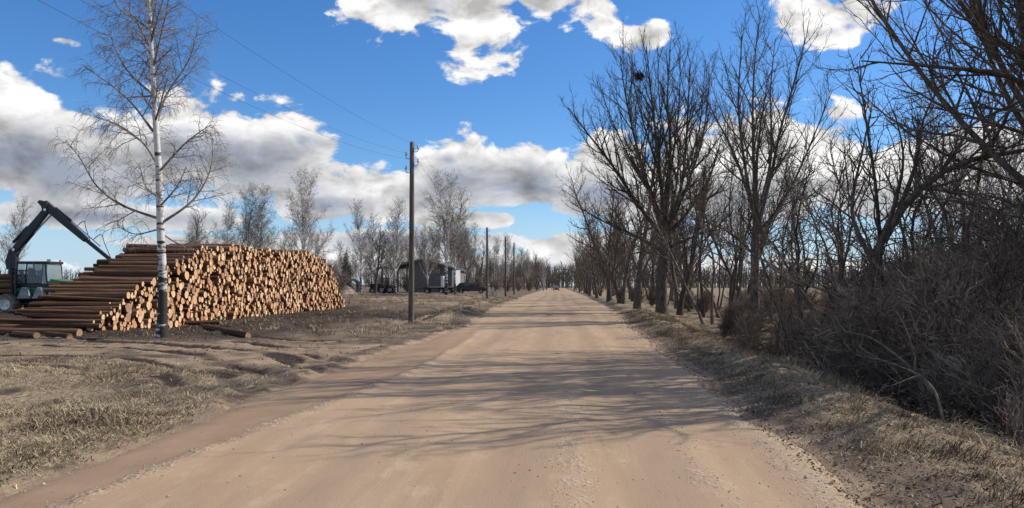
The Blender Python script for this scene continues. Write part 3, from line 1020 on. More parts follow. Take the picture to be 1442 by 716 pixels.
    # ---- the tall many-stemmed tree next to it
    upswept = hero('roadside_tree', (1063, 458), 36.0, [
        ([(1063, 460), (1063, 400), (1064, 350), (1065, 310), (1064, 270)], 0.24, 0.15),
        ([(1064, 320), (1062, 250, .5), (1060, 150, 1), (1065, 60, 1.5), (1070, 25, 1.7)], 0.14, 0.02),
        ([(1065, 330), (1085, 250, -.5), (1100, 180, -1), (1120, 110, -1.5), (1137, 45, -2)], 0.13, 0.02),
        ([(1064, 315), (1050, 240, -1), (1040, 150, -1.6), (1045, 52, -2)], 0.13, 0.02),
        ([(1063, 300), (1035, 220, 1), (1010, 170, 1.8), (983, 118, 2.5)], 0.12, 0.02),
        ([(1066, 340), (1100, 290, 1), (1130, 230, 1.8), (1172, 128, 2.6)], 0.12, 0.02),
        ([(1063, 360), (1030, 330, -.8), (1000, 315, -1.5), (973, 308, -2)], 0.08, 0.018),
        ([(1066, 350), (1110, 332, .8), (1150, 322, 1.5)], 0.08, 0.018),
        ([(1068, 300), (1086, 220, 1.5), (1085, 130, 2.2), (1092, 55, 2.8)], 0.12, 0.02),
        ([(1064, 280), (1068, 200, -1.5), (1080, 120, -2.5)], 0.11, 0.02),
        ([(1065, 330), (1090, 300, -2), (1110, 260, -3.5)], 0.09, 0.02)],
        [dict(LV_BROAD[0], n=2.9, a=0.55, K=6, lmax=3.2), dict(LV_BROAD[1], n=4.6, a=0.6, K=4, S=3), dict(LV_BROAD[2], n=8.0, a=0.6, K=2)], 'bark', 'twig', 23,
        'tall bare tree with upswept stems rising right of the nest tree', S=10, thin=0.8)

    # ---- tree beyond the right frame edge, its limbs reach into view
    base = (1745, 520)
    hero('overhanging_tree', base, 14.5, [
        ([(1745, 522), (1735, 380), (1725, 240), (1712, 110), (1700, -30), (1690, -220)], 0.26, 0.09),
        ([(1728, 260), (1620, 215), (1520, 160), (1442, 119, -.2), (1402, 103, -.3), (1301, 93, -.5), (1213, 86, -.8)], 0.12, 0.012),
        ([(1718, 170), (1600, 140, -.6), (1500, 105, -1), (1430, 72, -1.3), (1365, 30, -1.5), (1310, -10, -1.6)], 0.11, 0.012),
        ([(1730, 290), (1600, 235, .8), (1500, 205, 1.4), (1442, 188, 1.8), (1341, 157, 2.3), (1290, 150, 2.6)], 0.10, 0.012),
        ([(1712, 110), (1600, 20, .5), (1500, -60, 1), (1430, -120, 1.4), (1360, -160, 1.8)], 0.1, 0.015),
        ([(1732, 330), (1620, 300, -1), (1530, 280, -1.5), (1450, 285, -1.8), (1390, 300, -2)], 0.08, 0.012),
        ([(1715, 90), (1640, -60, -1), (1560, -180, -2), (1500, -280, -3)], 0.1, 0.015),
        ([(1715, 60), (1800, -60, 1), (1880, -200, 2)], 0.1, 0.02),
        ([(1712, 30), (1690, -150, 2), (1640, -300, 4)], 0.1, 0.02),
        ([(1720, 160), (1760, 20, -2), (1800, -100, -3.5)], 0.1, 0.02)],
        [dict(LV_BROAD[0], n=3.4, lmax=2.2, trop=(0, 0, 0.35), rmin=0.012), dict(LV_BROAD[1], n=5.0, S=3, lmax=1.1, rmin=0.006), dict(LV_BROAD[2], n=8.0, K=2, lmax=0.5, rmin=0.004)], 'bark', 'twig', 24,
        'bare limbs reaching in from a tree at the upper right edge')

    # ---- leaning willow in the thicket
    hero('leaning_tree', (1208, 470), 20.0, [
        ([(1208, 472), (1230, 370), (1256, 318), (1291, 271), (1351, 231), (1442, 212), (1520, 200)], 0.16, 0.04),
        ([(1262, 308), (1290, 230, .4), (1300, 170, .6), (1330, 110, 1)], 0.08, 0.012),
        ([(1240, 345), (1262, 280, -.6), (1272, 220, -1), (1260, 160, -1.3)], 0.07, 0.012),
        ([(1320, 250), (1360, 190, .5), (1385, 120, .8)], 0.06, 0.012),
        ([(1380, 226), (1420, 160, -.5), (1440, 90, -.8)], 0.06, 0.012),
        ([(1300, 265), (1360, 275, -1), (1410, 300, -1.6)], 0.05, 0.01),
        ([(1230, 370), (1200, 300, .5), (1215, 210, .9), (1228, 150, 1.1)], 0.075, 0.012)],
        [dict(LV_BROAD[0], n=3.2, lmax=2.4), dict(LV_BROAD[1], n=5.0, lmax=1.3), dict(LV_BROAD[2], n=8.0)], 'bark', 'twig', 25,
        'dark trunk leaning far to the right out of the thicket')

    # ---- fallen grey boughs across the front of the thicket
    def bough(pts, d, r0, seed, label):
        r = np.random.default_rng(seed)
        b = at(pts[0][0], pts[0][1], d)
        P, R = mains_from([([np.array(at(p[0], p[1], d + p[2]) - b) for p in pts], r0, r0 * 0.3)])
        tm = np_mesh('bough', *tubes(P, R, 7), None, [MATS['bark_pale']])
        lv = [dict(LV_BROAD[1], n=1.6, a=0.6, lmax=1.2), dict(LV_BROAD[2], n=3.5, lmax=0.6)]
        v, q = join(crown_levels(r, P, R, lv))
        cm = np_mesh('bough_twigs', v, q, None, [MATS['twig_shrub']])
        e = empty('fallen_bough', b)
        link(bpy.data.objects.new('stem', tm), e)
        link(bpy.data.objects.new('twigs', cm), e)['kind'] = 'stuff'
        tag(e, label, 'bough', 'fallen boughs in the thicket')
    bark_mat('bark_pale', (0.08, 0.066, 0.055), (0.26, 0.215, 0.175), 6, 2, 0.01)
    bough([(1315, 555, 0), (1285, 520, .3), (1230, 478, .8), (1190, 468, 1.2), (1165, 470, 1.6)], 11.5, 0.032, 31, 'long grey bough arching down to the ditch bank')
    bough([(1330, 600, 0), (1318, 555, .2), (1296, 530, .4), (1250, 510, .9), (1205, 500, 1.4)], 10.6, 0.024, 32, 'thin grey bough bent over just above the ditch grass')
    bough([(1240, 430, 0), (1170, 412, 1), (1110, 390, 2), (1080, 372, 3)], 19.0, 0.05, 33, 'pale dead bough lying over the brush beside the tall stems')
    bough([(1250, 470, 0), (1215, 455, .8), (1170, 458, 1.4), (1120, 470, 2)], 17.0, 0.035, 34, 'pale bough sagging along the lower edge of the brush')
    bough([(1225, 578, 0), (1238, 552, .1), (1247, 542, .2), (1256, 533, .3)], 12.0, 0.012, 35, 'small forked pale stick standing on the verge')

    # ---- templates
    B, T = MATS['bark'], MATS['twig']
    broad = []
    for i in range(4):
        r = np.random.default_rng(100 + i)
        tr, li = auto_mains(r, 12.5, 0.24, 16, 0.2, 0.58, 0.7, fork=1 + (i == 2), wob=0.05)
        broad.append(tree_meshes('broad', r, tr, li, [dict(LV_BROAD[0], n=2.5, K=5, S=4), dict(LV_BROAD[1], n=4.0, K=3, S=3), dict(LV_BROAD[2], n=7.0, K=2, rmin=0.012)], B, T))
    slim = []
    for i in range(4):
        r = np.random.default_rng(120 + i)
        tr, li = auto_mains(r, 9.0, 0.10, 11, 0.3, 0.34, 0.6, fork=1 + (i % 2), wob=0.10, lean=(r.normal(0, .1), r.normal(0, .1)))
        slim.append(tree_meshes('slim', r, tr, li, [dict(LV_BROAD[0], n=2.8, lmax=1.8), dict(LV_BROAD[1], n=4.4, lmax=1.0), dict(LV_BROAD[2], n=7.0)], B, T, 7))
    wavy = []
    for i in range(3):
        r = np.random.default_rng(140 + i)
        tr, li = auto_mains(r, 8.0, 0.13, 8, 0.35, 0.45, 0.7, fork=2, wob=0.17)
        wavy.append(tree_meshes('wavy', r, tr, li, [dict(LV_BROAD[0], n=2.8, lmax=1.8), dict(LV_BROAD[1], n=4.4, lmax=1.0), dict(LV_BROAD[2], n=7.0)], B, T, 7))
    birch = []
    for i in range(3):
        r = np.random.default_rng(160 + i)
        tr, li = auto_mains(r, 15.0, 0.17, (46, 28, 46)[i], 0.22, 0.42, 0.68, fork=1 + (i == 1), wob=0.03, trop=(0, 0, 0.6), fsd=0.05)
        birch.append(tree_meshes('birch', r, tr, li, [dict(LV_BIRCH[0], n=4.0, a=0.65, K=4, S=3, trop=(0, 0, 0.4)), dict(LV_BIRCH[1], n=6.5, a=0.6, K=3, rmin=0.010, trop=(0, 0, 0.0)), dict(LV_BIRCH[2], n=8.5, a=0.5, K=2, rmin=0.0095, lmin=0.3, lmax=0.85, trop=(0, 0, -0.35))], MATS['bark_birch'], MATS['twig_birch'], 7))
    shrubs = []
    for i in range(3):
        r = np.random.default_rng(180 + i)
        tr, li = auto_mains(r, 3.6, 0.03, 46, 0.1, 0.5, 0.6, fork=9, wob=0.12, trop=(0, 0, 0.3))
        tr2 = grow(r, np.zeros((10, 3)), np.concatenate([r.normal(0, 0.75, (10, 2)), np.ones((10, 1))], 1), r.uniform(2.0, 4.2, 10), r.uniform(0.014, 0.026, 10), 12, 0.13, (0, 0, 0.1))
        tr = (np.concatenate([tr[0], tr2[0]]), np.concatenate([tr[1], tr2[1]]))
        shrubs.append(tree_meshes('shrub', r, tr, li, [dict(LV_BROAD[1], n=3.2, S=3, K=3, lmax=1.0, wig=0.13, trop=(0, 0, 0.25), rmin=0.007), dict(LV_BROAD[2], n=6.0, K=2, lmin=0.25, lmax=0.6, wig=0.12, trop=(0, 0, 0.2), rmin=0.0048)], MATS['twig_shrub'], MATS['twig_shrub'], 5))

    def put(name, tpl, x, y, sc, label, group, cat='tree', sz=None, tilt=0.03):
        z = gz(x, y) - 0.05
        plant(name, tpl, (x, y, z), rng.uniform(0, 6.28), sc, label, cat, group, sz, (rng.normal(0, tilt), rng.normal(0, tilt)))

    # ---- right-hand row receding along the road
    for i, (px, dd, sc, lab) in enumerate((
            (957, 47, 0.8, 'slanting dark trunk standing close behind the nest tree'),
            (897, 52, 1.0, 'first dark trunk left of the nest tree'),
            (875, 63, 1.0, 'second dark trunk left of the nest tree'),
            (858, 72, 0.95, 'third dark trunk left of the nest tree'))):
        p = at(px, 430, dd)
        put('roadside_tree', broad[i % 4], p.x, dd, sc, lab, 'trees along the right road edge', tilt=0.05)
    for i, dd in enumerate((80, 87, 94, 101, 109, 117, 126, 136, 147, 159, 172, 186, 202, 220, 240)):
        put('roadside_tree', broad[(i * 3 + 1) % 4], 5.3 + 0.6 * math.sin(i * 2.3), dd, 0.85 + 0.12 * math.sin(i * 1.7), 'bare tree in the far right roadside row', 'trees along the right road edge')
    for i, (x, y) in enumerate(((8.6, 57), (10.5, 66), (9.2, 78), (12.5, 88), (9.0, 98), (13.0, 55), (16, 72), (11, 118), (15, 105), (10, 140), (19, 62), (8.4, 70), (8.0, 84), (8.6, 92), (8.2, 108), (9, 126), (12, 75), (11, 96), (8.5, 160), (9, 185))):
        put('roadside_tree', broad[(i * 2) % 4], x, y, 0.78 + 0.12 * math.sin(i * 2.9), 'bare tree in the second line behind the roadside row', 'trees behind the right roadside row')
    # ---- slender and wavy stems between the brush and the sky
    wv = [(1135, 27, 1.0), (1168, 24, 0.9), (1190, 30, 1.05), (1105, 33, 0.9), (1240, 27, 1.0), (1330, 19, 0.95), (1400, 23, 1.15), (1290, 25, 1.05), (1430, 17, 0.9), (1360, 28, 1.2)]
    for i, (px, dd, sc) in enumerate(wv):
        p = at(px, 430, dd)
        put('thicket_tree', wavy[i % 3], p.x, dd, sc, 'crooked dark stem rising out of the right thicket', 'crooked stems in the thicket', tilt=0.08)
    sv = [(990, 44), (1000, 40), (1012, 43), (1024, 37), (1035, 41), (980, 52), (1085, 40), (1120, 45), (1310, 31), (1345, 26), (1385, 33), (1425, 27), (1275, 21), (1440, 38), (965, 58), (1050, 52), (1180, 36), (1255, 30), (1150, 33), (1010, 55), (1040, 60), (940, 66), (1300, 24)]
    for i, (px, dd) in enumerate(sv):
        p = at(px, 430, dd)
        put('young_tree', slim[i % 4], p.x, dd, rng.uniform(0.75, 1.2), 'slender young bare tree among the right roadside growth', 'young trees on the right', tilt=0.07)
    for px, dd, sc, lab in ((1402, 26, 0.72, 'white birch trunk showing through the thicket at far right'), (1346, 35, 0.8, 'pale birch standing deeper in the right thicket')):
        p = at(px, 430, dd)
        put('birch_tree', birch[0], p.x, dd, sc, lab, None)
    for i in range(16):
        yy = 11.5 + 14 * ((i * 0.618) % 1.0)
        put('sapling', slim[i % 4], 6.2 + 0.28 * yy * ((i * 0.37) % 1.0), yy, rng.uniform(0.32, 0.62), 'thin bare sapling standing up through the right ditch brush', 'saplings in the ditch brush', 'sapling', tilt=0.12)
    # off-frame trees on the sunny side that throw the branch shadows over the road
    dm = {c.name.split('.')[0]: c.data for c in upswept.children}
    for i, (x, y, sc, lab) in enumerate(((11.0, 15.0, 0.97, 'nearest big bare tree just outside the right frame edge'), (11.8, 18.6, 1.02, 'second big bare tree just outside the right frame edge'),
                                         (13.4, 21.6, 1.1, 'third big bare tree at the right frame edge'))):
        plant('thicket_tree', (dm['trunk'], dm['crown']), (x, y, gz(x, y) - 0.05), (0.6, 2.4, 4.4, 5.5)[i], sc, lab, 'tree', 'trees right of the view')
    # ---- brush of the ditch
    k = 0
    zones = ((10.5, 15, 6.3, 10.0, 13, 0.5, 0.8, 'leafless shrub at the near right edge of the ditch thicket'), (15, 20, 6.4, 12.5, 20, 0.75, 1.25, 'tangled leafless shrub in the middle of the right ditch thicket'),
             (20, 27, 6.6, 16, 34, 0.9, 1.6, 'tall tangled leafless shrub in the rear of the right thicket'), (27, 36, 7.0, 19, 38, 0.5, 1.0, 'low leafless shrub round the foot of the tall upswept tree'),
             (36, 62, 8.5, 24, 34, 0.4, 0.7, 'low brown shrub in the field behind the nest tree'))
    for y0, y1, x0, x1, n, s0, s1, lab in zones:
        for j in range(n):
            x, y = rng.uniform(x0, x1), y0 + (y1 - y0) * (j + rng.uniform(0, 1)) / n
            q = x / y                                    # the brush is lower where the ditch opens towards the tall stems
            top = float(np.interp(q, [0.2, 0.34, 0.44, 0.56], [0.42, 0.6, 1.0, 1.4]))
            put('brush_shrub', shrubs[k % 3], x, y, min(rng.uniform(s0, s1), top * rng.uniform(0.85, 1.1)), lab, 'shrubs of the right ditch thicket', 'shrub', tilt=0.2)
            k += 1
    for i, dd in enumerate((58, 66, 75, 85, 97, 110, 126, 145)):
        put('brush_shrub', shrubs[i % 3], 6.8 + rng.uniform(0, 2.5), dd, rng.uniform(0.4, 0.6), 'low brown shrub at the foot of the far right row', 'shrubs under the far right row', 'shrub')
    # ---- birches and other trees beyond the yard, left
    bl = [(18, 105, 0.95, 0, 'pale birch behind the loader boom at the far left'), (348, 118, 1.1, 1, 'twin birch, left one of the pair above the stack'), (366, 116, 1.12, 2, 'slim birch, right one of the pair above the stack'),
          (424, 92, 1.02, 1, 'full birch rising above the far end of the stack'), (318, 108, 0.92, 0, 'birch just right of the tall front birch'),
          (508, 112, 0.95, 3, 'birch left of the first pole above the sand heap'), (557, 100, 0.85, 2, 'birch just left of the nearest pole'), (524, 125, 0.9, 0, 'birch partly hidden behind the dark spreading tree'),
          (629, 93, 1.0, 1, 'tallest birch in front of the barn'), (641, 96, 0.92, 3, 'slimmer birch close right of the tallest barn birch'),
          (602, 104, 0.62, 0, 'small leaning birch right beside the nearest pole'), (549, 104, 0.6, 3, 'short white birch before the open shed'), (272, 120, 0.85, 2, 'birch half hidden behind the tall front birch'),
          (450, 150, 0.75, 0, 'small distant birch between stack and spruce')]
    for px, dd, sc, ti, lab in bl:
        p = at(px, 410, dd)
        put('birch_tree', birch[ti % 3], p.x, dd, sc, lab, 'birches beyond the yard', tilt=0.02)
    for i, (px, dd, sc) in enumerate(((655, 135, 0.95), (668, 150, 0.9), (640, 160, 1.0), (700, 165, 0.8), (590, 150, 0.85), (612, 165, 0.95), (570, 170, 0.9), (485, 165, 0.7), (400, 140, 0.75), (300, 150, 0.8))):
        p = at(px, 410, dd)
        put('birch_tree', birch[i % 3], p.x, dd, sc, 'distant bare birch in the grove behind the barn', 'distant birches')
    for i, (px, dd, sc, lab) in enumerate(((529, 98, 0.75, 'dark spreading tree left of the barn'), (404, 110, 0.62, 'low dark bare tree above the stack end'), (75, 120, 0.3, 'small round bare tree behind the loader cab'),
                                           (660, 128, 0.75, 'dark bare tree right of the white panel'), (738, 215, 0.85, 'round bare tree left of the road end'), (770, 260, 0.85, 'dark bare tree at the left of the road end'),
                                           (755, 235, 0.8, 'rounded bare tree between the two at road end'), (722, 180, 0.6, 'small bare tree behind the farthest pole'), (692, 150, 0.5, 'small bare tree behind the second pole'), (268, 62, 0.62, 'brown bushy tree behind the stack right of the front birch'))):
        p = at(px, 410, dd)
        put('bare_tree', broad[i % 4], p.x, dd, sc, lab, None)
    for i in range(26):
        px = (728 + 66 * ((i * 0.618) % 1.0)) if i % 2 else (796 + 60 * ((i * 0.618) % 1.0))
        dd = 250 + 130 * ((i * 0.41) % 1.0)
        p = at(px, 404, dd)
        if abs(p.x) < 6:
            p.x = -8.0 if i % 2 else 8.0
        put('bare_tree', broad[i % 4], p.x, dd, rng.uniform(0.85, 1.15), 'bare tree closing the view at the far road end', 'trees at the far road end')
    for i, (px, dd) in enumerate(((455, 78), (464, 82), (472, 88), (640, 140), (676, 145), (600, 130), (575, 128), (545, 130), (700, 130), (715, 150), (730, 170), (745, 190))):
        p = at(px, 410, dd)
        put('brush_shrub', shrubs[i % 3], p.x, dd, rng.uniform(0.8, 1.15), 'leafless shrub along the far side of the yard', 'shrubs beyond the yard', 'shrub')

    for i in range(34):
        px = 440 + 345 * ((i * 0.618) % 1.0)
        dd = 135 + 150 * ((i * 0.37 + 0.11) % 1.0) + (60 if px > 730 else 0)
        p = at(px, 410, dd)
        t = birch[i % 3] if i % 3 else broad[i % 4]
        put('grove_tree', t, p.x, dd, rng.uniform(0.55, 0.85), 'bare tree of the hazy grove left of the road', 'trees of the grove left of the road')
    # ---- spruce
    r = np.random.default_rng(77)
    zt = np.linspace(0.6, 8.6, 28)
    S, D, L = [], [], []
    for zz in zt:
        n = 11
        a = r.uniform(0, 6.28) + np.arange(n) / n * 6.28
        for q in a:
            S.append((0, 0, zz))
            D.append((math.cos(q), math.sin(q), -0.15))
            L.append((9.2 - zz) * 0.27 * r.uniform(0.7, 1.15) + 0.1)
    P, R = grow(r, np.array(S), np.array(D), np.array(L), np.full(len(S), 0.03), 5, 0.08, (0, 0, -0.25))
    s2, d2, l2, r2 = sprout(r, P, R, 9, 0.1, 1.0, 0.9, 0.3, 0.4, 0.15, 0.5, 0.9, 0.03)
    P2, R2 = grow(r, s2, d2, l2, r2, 2, 0.1, (0, 0, -0.4))
    m, g, b = material('needles', 0.9, 0.2)
    g.put(b.inputs['Base Color'], g.mix(g.noise(objc(g), 2.0, 3), (0.012, 0.022, 0.014), (0.035, 0.055, 0.03)))
    v, q = join([tubes(P, R, 3), tubes(P2, R2 * 1.3, 3)])
    cm = np_mesh('spruce_crown', v, q, None, [m])
    tp, trd = grow(r, np.zeros((1, 3)), np.array([[0, 0, 1.0]]), np.array([9.2]), np.array([0.16]), 8, 0.005, (0, 0, 0), 0.1)
    tm = np_mesh('spruce_trunk', *tubes(tp, trd, 7), None, [B])
    p = at(487, 410, 150)
    plant('spruce_tree', (tm, cm), (p.x, 150, gz(p.x, 150)), 0, 0.92, 'dark green spruce behind the sand heap')

    # ---- far woods along the horizon: one mass
    r = np.random.default_rng(88)
    N = 950
    ang = np.radians(r.uniform(-50, 48, N))
    dist = np.where(r.uniform(0, 1, N) < 0.5, r.uniform(420, 560, N), r.uniform(600, 900, N))
    ang = np.concatenate([ang, np.radians(r.uniform(-14, 34, 1300))])
    dist = np.concatenate([dist, r.uniform(440, 620, 1300)])
    x, y = np.sin(ang) * dist, np.cos(ang) * dist
    H = r.uniform(8, 14, len(x)) * (1 - 0.25 * (x < -60))
    z = ground_z(x, y)
    base = np.stack([x, y, z], -1)
    tp, tr = grow(r, base, np.tile([[0, 0, 1.0]], (len(x), 1)), H, np.full(len(x), 0.25), 3, 0.03, (0, 0, 0), 0.2)
    s, d2, L, rr = sprout(r, tp, tr, 1.2, 0.1, 1.0, 0.75, 0.25, 0.5, 0.8, 5, 0.9, 0.2)
    P, R = grow(r, s, d2, L, rr, 1, 0.15, (0, 0, 0.5))
    v, q = join([tubes(tp, tr, 3), tubes(P, R, 3)])
    o = link(bpy.data.objects.new('forest', np_mesh('forest', v, q, None, [MATS['bark_far']])))
    tag(o, 'dark band of distant leafless woods on the horizon', 'forest', kind='stuff')


build_trees()

# ------------------------------------------------------------------ solid shapes
class MB:
    def __init__(s):
        s.v, s.f = [], []

    def add(s, v, f):
        o = len(s.v)
        s.v += [tuple(p) for p in v]
        s.f += [tuple(i + o for i in q) for q in f]
        return s

    def box(s, x0, x1, y0, y1, z0, z1):
        v = [(x, y, z) for z in (z0, z1) for y in (y0, y1) for x in (x0, x1)]
        return s.add(v, [(0, 2, 3, 1), (4, 5, 7, 6), (0, 1, 5, 4), (1, 3, 7, 5), (3, 2, 6, 7), (2, 0, 4, 6)])

    def prism(s, poly, y0, y1):
        """polygon in x,z pushed along y"""
        n = len(poly)
        v = [(x, y0, z) for x, z in poly] + [(x, y1, z) for x, z in poly]
        f = [tuple(range(n)), tuple(range(2 * n - 1, n - 1, -1))]
        f += [(i, i + n, (i + 1) % n + n, (i + 1) % n) for i in range(n)]
        return s.add(v, f)

    def bar(s, p, q, w, h):
        """box beam between two points"""
        p, q = Vector(p), Vector(q)
        t = (q - p).normalized()
        a = Vector((0, 1, 0)) if abs(t.y) < 0.9 else Vector((1, 0, 0))
        u = t.cross(a).normalized()
        k = t.cross(u)
        v = [c + u * (i * h / 2) + k * (j * w / 2) for c in (p, q) for i, j in ((-1, -1), (1, -1), (1, 1), (-1, 1))]
        return s.add(v, [(0, 1, 2, 3), (7, 6, 5, 4), (0, 4, 5, 1), (1, 5, 6, 2), (2, 6, 7, 3), (3, 7, 4, 0)])

    def cyl(s, p, q, r0, r1=None, n=12, cap=True):
        p, q = Vector(p), Vector(q)
        r1 = r0 if r1 is None else r1
        t = (q - p).normalized()
        a = Vector((0, 0, 1)) if abs(t.z) < 0.9 else Vector((1, 0, 0))
        u = t.cross(a).normalized()
        w = t.cross(u)
        an = [2 * math.pi * i / n for i in range(n)]
        v = [p + (u * math.cos(x) + w * math.sin(x)) * r0 for x in an] + [q + (u * math.cos(x) + w * math.sin(x)) * r1 for x in an]
        f = [(i, (i + 1) % n, (i + 1) % n + n, i + n) for i in range(n)]
        if cap:
            f += [tuple(range(n - 1, -1, -1)), tuple(range(n, 2 * n))]
        return s.add(v, f)

    def lathe(s, prof, c, n=20, axis='y'):
        """profile (radius, offset) turned round an axis through c"""
        v = []
        for r, o in prof:
            for i in range(n):
                a = 2 * math.pi * i / n
                p = (r * math.cos(a), o, r * math.sin(a)) if axis == 'y' else (o, r * math.cos(a), r * math.sin(a)) if axis == 'x' else (r * math.cos(a), r * math.sin(a), o)
                v.append((c[0] + p[0], c[1] + p[1], c[2] + p[2]))
        m = len(prof)
        f = [(j * n + i, j * n + (i + 1) % n, (j + 1) * n + (i + 1) % n, (j + 1) * n + i) for j in range(m - 1) for i in range(n)]
        return s.add(v, f)

    def tube(s, pts, r, n=6):
        P, R = mains_from([([np.array(p, float) for p in pts], r, r)], 10)
        v, q = tubes(P, R, n)
        return s.add(v.tolist(), q.tolist())

    def mesh(s, name, mat, smooth=False):
        me = bpy.data.meshes.new(name)
        me.from_pydata(s.v, [], s.f)
        import bmesh
        bm = bmesh.new()
        bm.from_mesh(me)
        bmesh.ops.recalc_face_normals(bm, faces=bm.faces)
        bm.to_mesh(me)
        bm.free()
        me.materials.append(mat)
        if smooth:
            me.polygons.foreach_set('use_smooth', [True] * len(me.polygons))
        return me

    def build(s, name, mat, parent=None, bevel=0.0, smooth=False):
        o = bpy.data.objects.new(name, s.mesh(name, mat, smooth))
        if bevel:
            b = o.modifiers.new('bevel', 'BEVEL')
            b.width = bevel
            b.segments = 2
            b.limit_method = 'ANGLE'
        return link(o, parent)


def object_materials():
    # log bark and sawn ends
    m, g, b = material('log_bark', 0.92, 0.15)
    o = objc(g)
    info = g.node('ShaderNodeObjectInfo')
    n = g.noise(g.scale(o, (0.6, 5.0, 5.0)), 2.4, 5, 0.65, 0.3)
    c = g.mix(g.step(n, 0.28, 0.7), (0.06, 0.036, 0.026), (0.235, 0.14, 0.092))
    c = g.mix(g.m('MULTIPLY', g.step(g.noise(g.scale(o, (0.35, 1.5, 1.5)), 1.5, 4, 0.6), 0.54, 0.66), 0.75), c, (0.30, 0.185, 0.105))
    c = g.mix(1.0, c, g.mix(info.outputs['Random'], (0.6, 0.56, 0.54), (1.35, 1.25, 1.15)), 'MULTIPLY')
    g.put(b.inputs['Base Color'], c)
    bump(g, b, n, 0.05)
    m, g, b = material('sawn_end', 0.8, 0.2)
    o = objc(g)
    at_ = g.node('ShaderNodeAttribute', attribute_name='tone')
    info = g.node('ShaderNodeObjectInfo')
    sep = g.node('ShaderNodeSeparateColor')
    g.put(sep.inputs[0], at_.outputs[0])
    rnd = g.m('FRACT', g.m('ADD', info.outputs['Random'], sep.outputs[1]))
    ring = g.m('SINE', g.m('MULTIPLY', g.m('ADD', sep.outputs[0], g.m('MULTIPLY', g.noise(o, 5, 2), 0.15)), 46.0))
    c = g.mix(rnd, (0.58, 0.325, 0.175), (0.93, 0.75, 0.53))
    c = g.mix(g.step(g.m('FRACT', g.m('MULTIPLY', rnd, 7.31)), 0.74, 0.84), c, (0.40, 0.285, 0.21))
    c = g.mix(g.m('MULTIPLY', g.step(sep.outputs[0], 0.25, 0.75), 0.55), g.mix(1.0, c, (0.92, 0.72, 0.55), 'MULTIPLY'), c)
    c = g.mix(g.m('MULTIPLY', g.m('ADD', g.m('MULTIPLY', ring, 0.5), 0.5), 0.15), c, (0.40, 0.23, 0.11))
    c = g.mix(g.m('MULTIPLY', g.step(g.noise(o, 3.0, 4, 0.6), 0.56, 0.7), 0.5), c, (0.30, 0.20, 0.13))
    g.put(b.inputs['Base Color'], c)
    bump(g, b, g.noise(o, 40, 3, 0.6), 0.006)
    # poles and timber
    m, g, b = material('pole_wood', 0.9, 0.15)
    o = objc(g)
    n = g.noise(g.scale(o, (9, 9, 0.5)), 2.0, 5, 0.65)
    g.put(b.inputs['Base Color'], g.mix(g.step(n, 0.3, 0.7), (0.055, 0.044, 0.036), (0.20, 0.165, 0.135)))
    bump(g, b, n, 0.012)
    m, g, b = material('plank_wood', 0.9, 0.15)
    o = objc(g)
    n = g.noise(g.scale(o, (7, 7, 0.6)), 2.0, 5, 0.65)
    g.put(b.inputs['Base Color'], g.mix(g.step(n, 0.3, 0.7), (0.10, 0.092, 0.085), (0.25, 0.23, 0.21)))
    bump(g, b, n, 0.01)
    plain('roof_sheet', (0.085, 0.085, 0.09), 0.75, 0, 0.35, 1.5)
    plain('dark_steel', (0.018, 0.019, 0.022), 0.45, 0, 0.4, 5, 0.5)
    plain('bright_steel', (0.55, 0.56, 0.58), 0.28, 0.9, 0.1)
    plain('green_paint', (0.03, 0.19, 0.045), 0.4, 0, 0.2, 3, 0.5)
    plain('yellow_paint', (0.55, 0.40, 0.03), 0.45, 0, 0.2, 3, 0.5)
    plain('muddy_tyre', (0.20, 0.165, 0.13), 0.95, 0, 0.5, 5)
    plain('rubber', (0.022, 0.021, 0.02), 0.9, 0, 0.35, 9)
    plain('muddy_rim', (0.80, 0.77, 0.68), 0.75, 0, 0.25, 7)
    plain('grey_paint', (0.32, 0.33, 0.33), 0.6, 0, 0.3, 3)
    plain('white_panel', (0.74, 0.74, 0.73), 0.6, 0, 0.12, 1.4)
    plain('pale_board', (0.56, 0.50, 0.42), 0.8, 0, 0.2, 3)
    plain('car_navy', (0.018, 0.02, 0.028), 0.22, 0.2, 0.1, 2, 0.6)
    plain('car_grey', (0.03, 0.03, 0.034), 0.3, 0.2, 0.1, 2, 0.6)
    plain('lamp_red', (0.35, 0.02, 0.015), 0.25, 0, 0.1, 2, 0.6)
    plain('lamp_clear', (0.6, 0.6, 0.58), 0.15, 0, 0.1, 2, 0.6)
    plain('insulator_white', (0.62, 0.60, 0.56), 0.3, 0, 0.1)
    plain('wire_metal', (0.05, 0.05, 0.055), 0.6, 0.3, 0.1)
    plain('concrete', (0.22, 0.20, 0.185), 0.92, 0, 0.3, 3)
    plain('nest_sticks', (0.03, 0.023, 0.018), 0.95, 0, 0.3, 8)
    m, g, b = material('glass_dark', 0.06, 0.6)
    b.inputs['Base Color'].default_value = (0.03, 0.035, 0.04, 1)
    b.inputs['Coat Weight'].default_value = 0.6
    m, g, b = material('cab_glass', 0.04, 0.5)
    b.inputs['Base Color'].default_value = (0.62, 0.70, 0.70, 1)
    b.inputs['Transmission Weight'].default_value = 0.75
    b.inputs['IOR'].default_value = 1.25
    m, g, b = material('sand_heap_mat', 0.95, 0.1)
    n = g.noise(objc(g), 3.0, 6, 0.7)
    g.put(b.inputs['Base Color'], g.mix(g.step(n, 0.3, 0.7), (0.33, 0.22, 0.16), (0.52, 0.38, 0.29)))
    bump(g, b, n, 0.08)


object_materials()


# ------------------------------------------------------------------ log stack
PILE_X = -15.1            # face of the sawn ends
LOG_L = 3.1


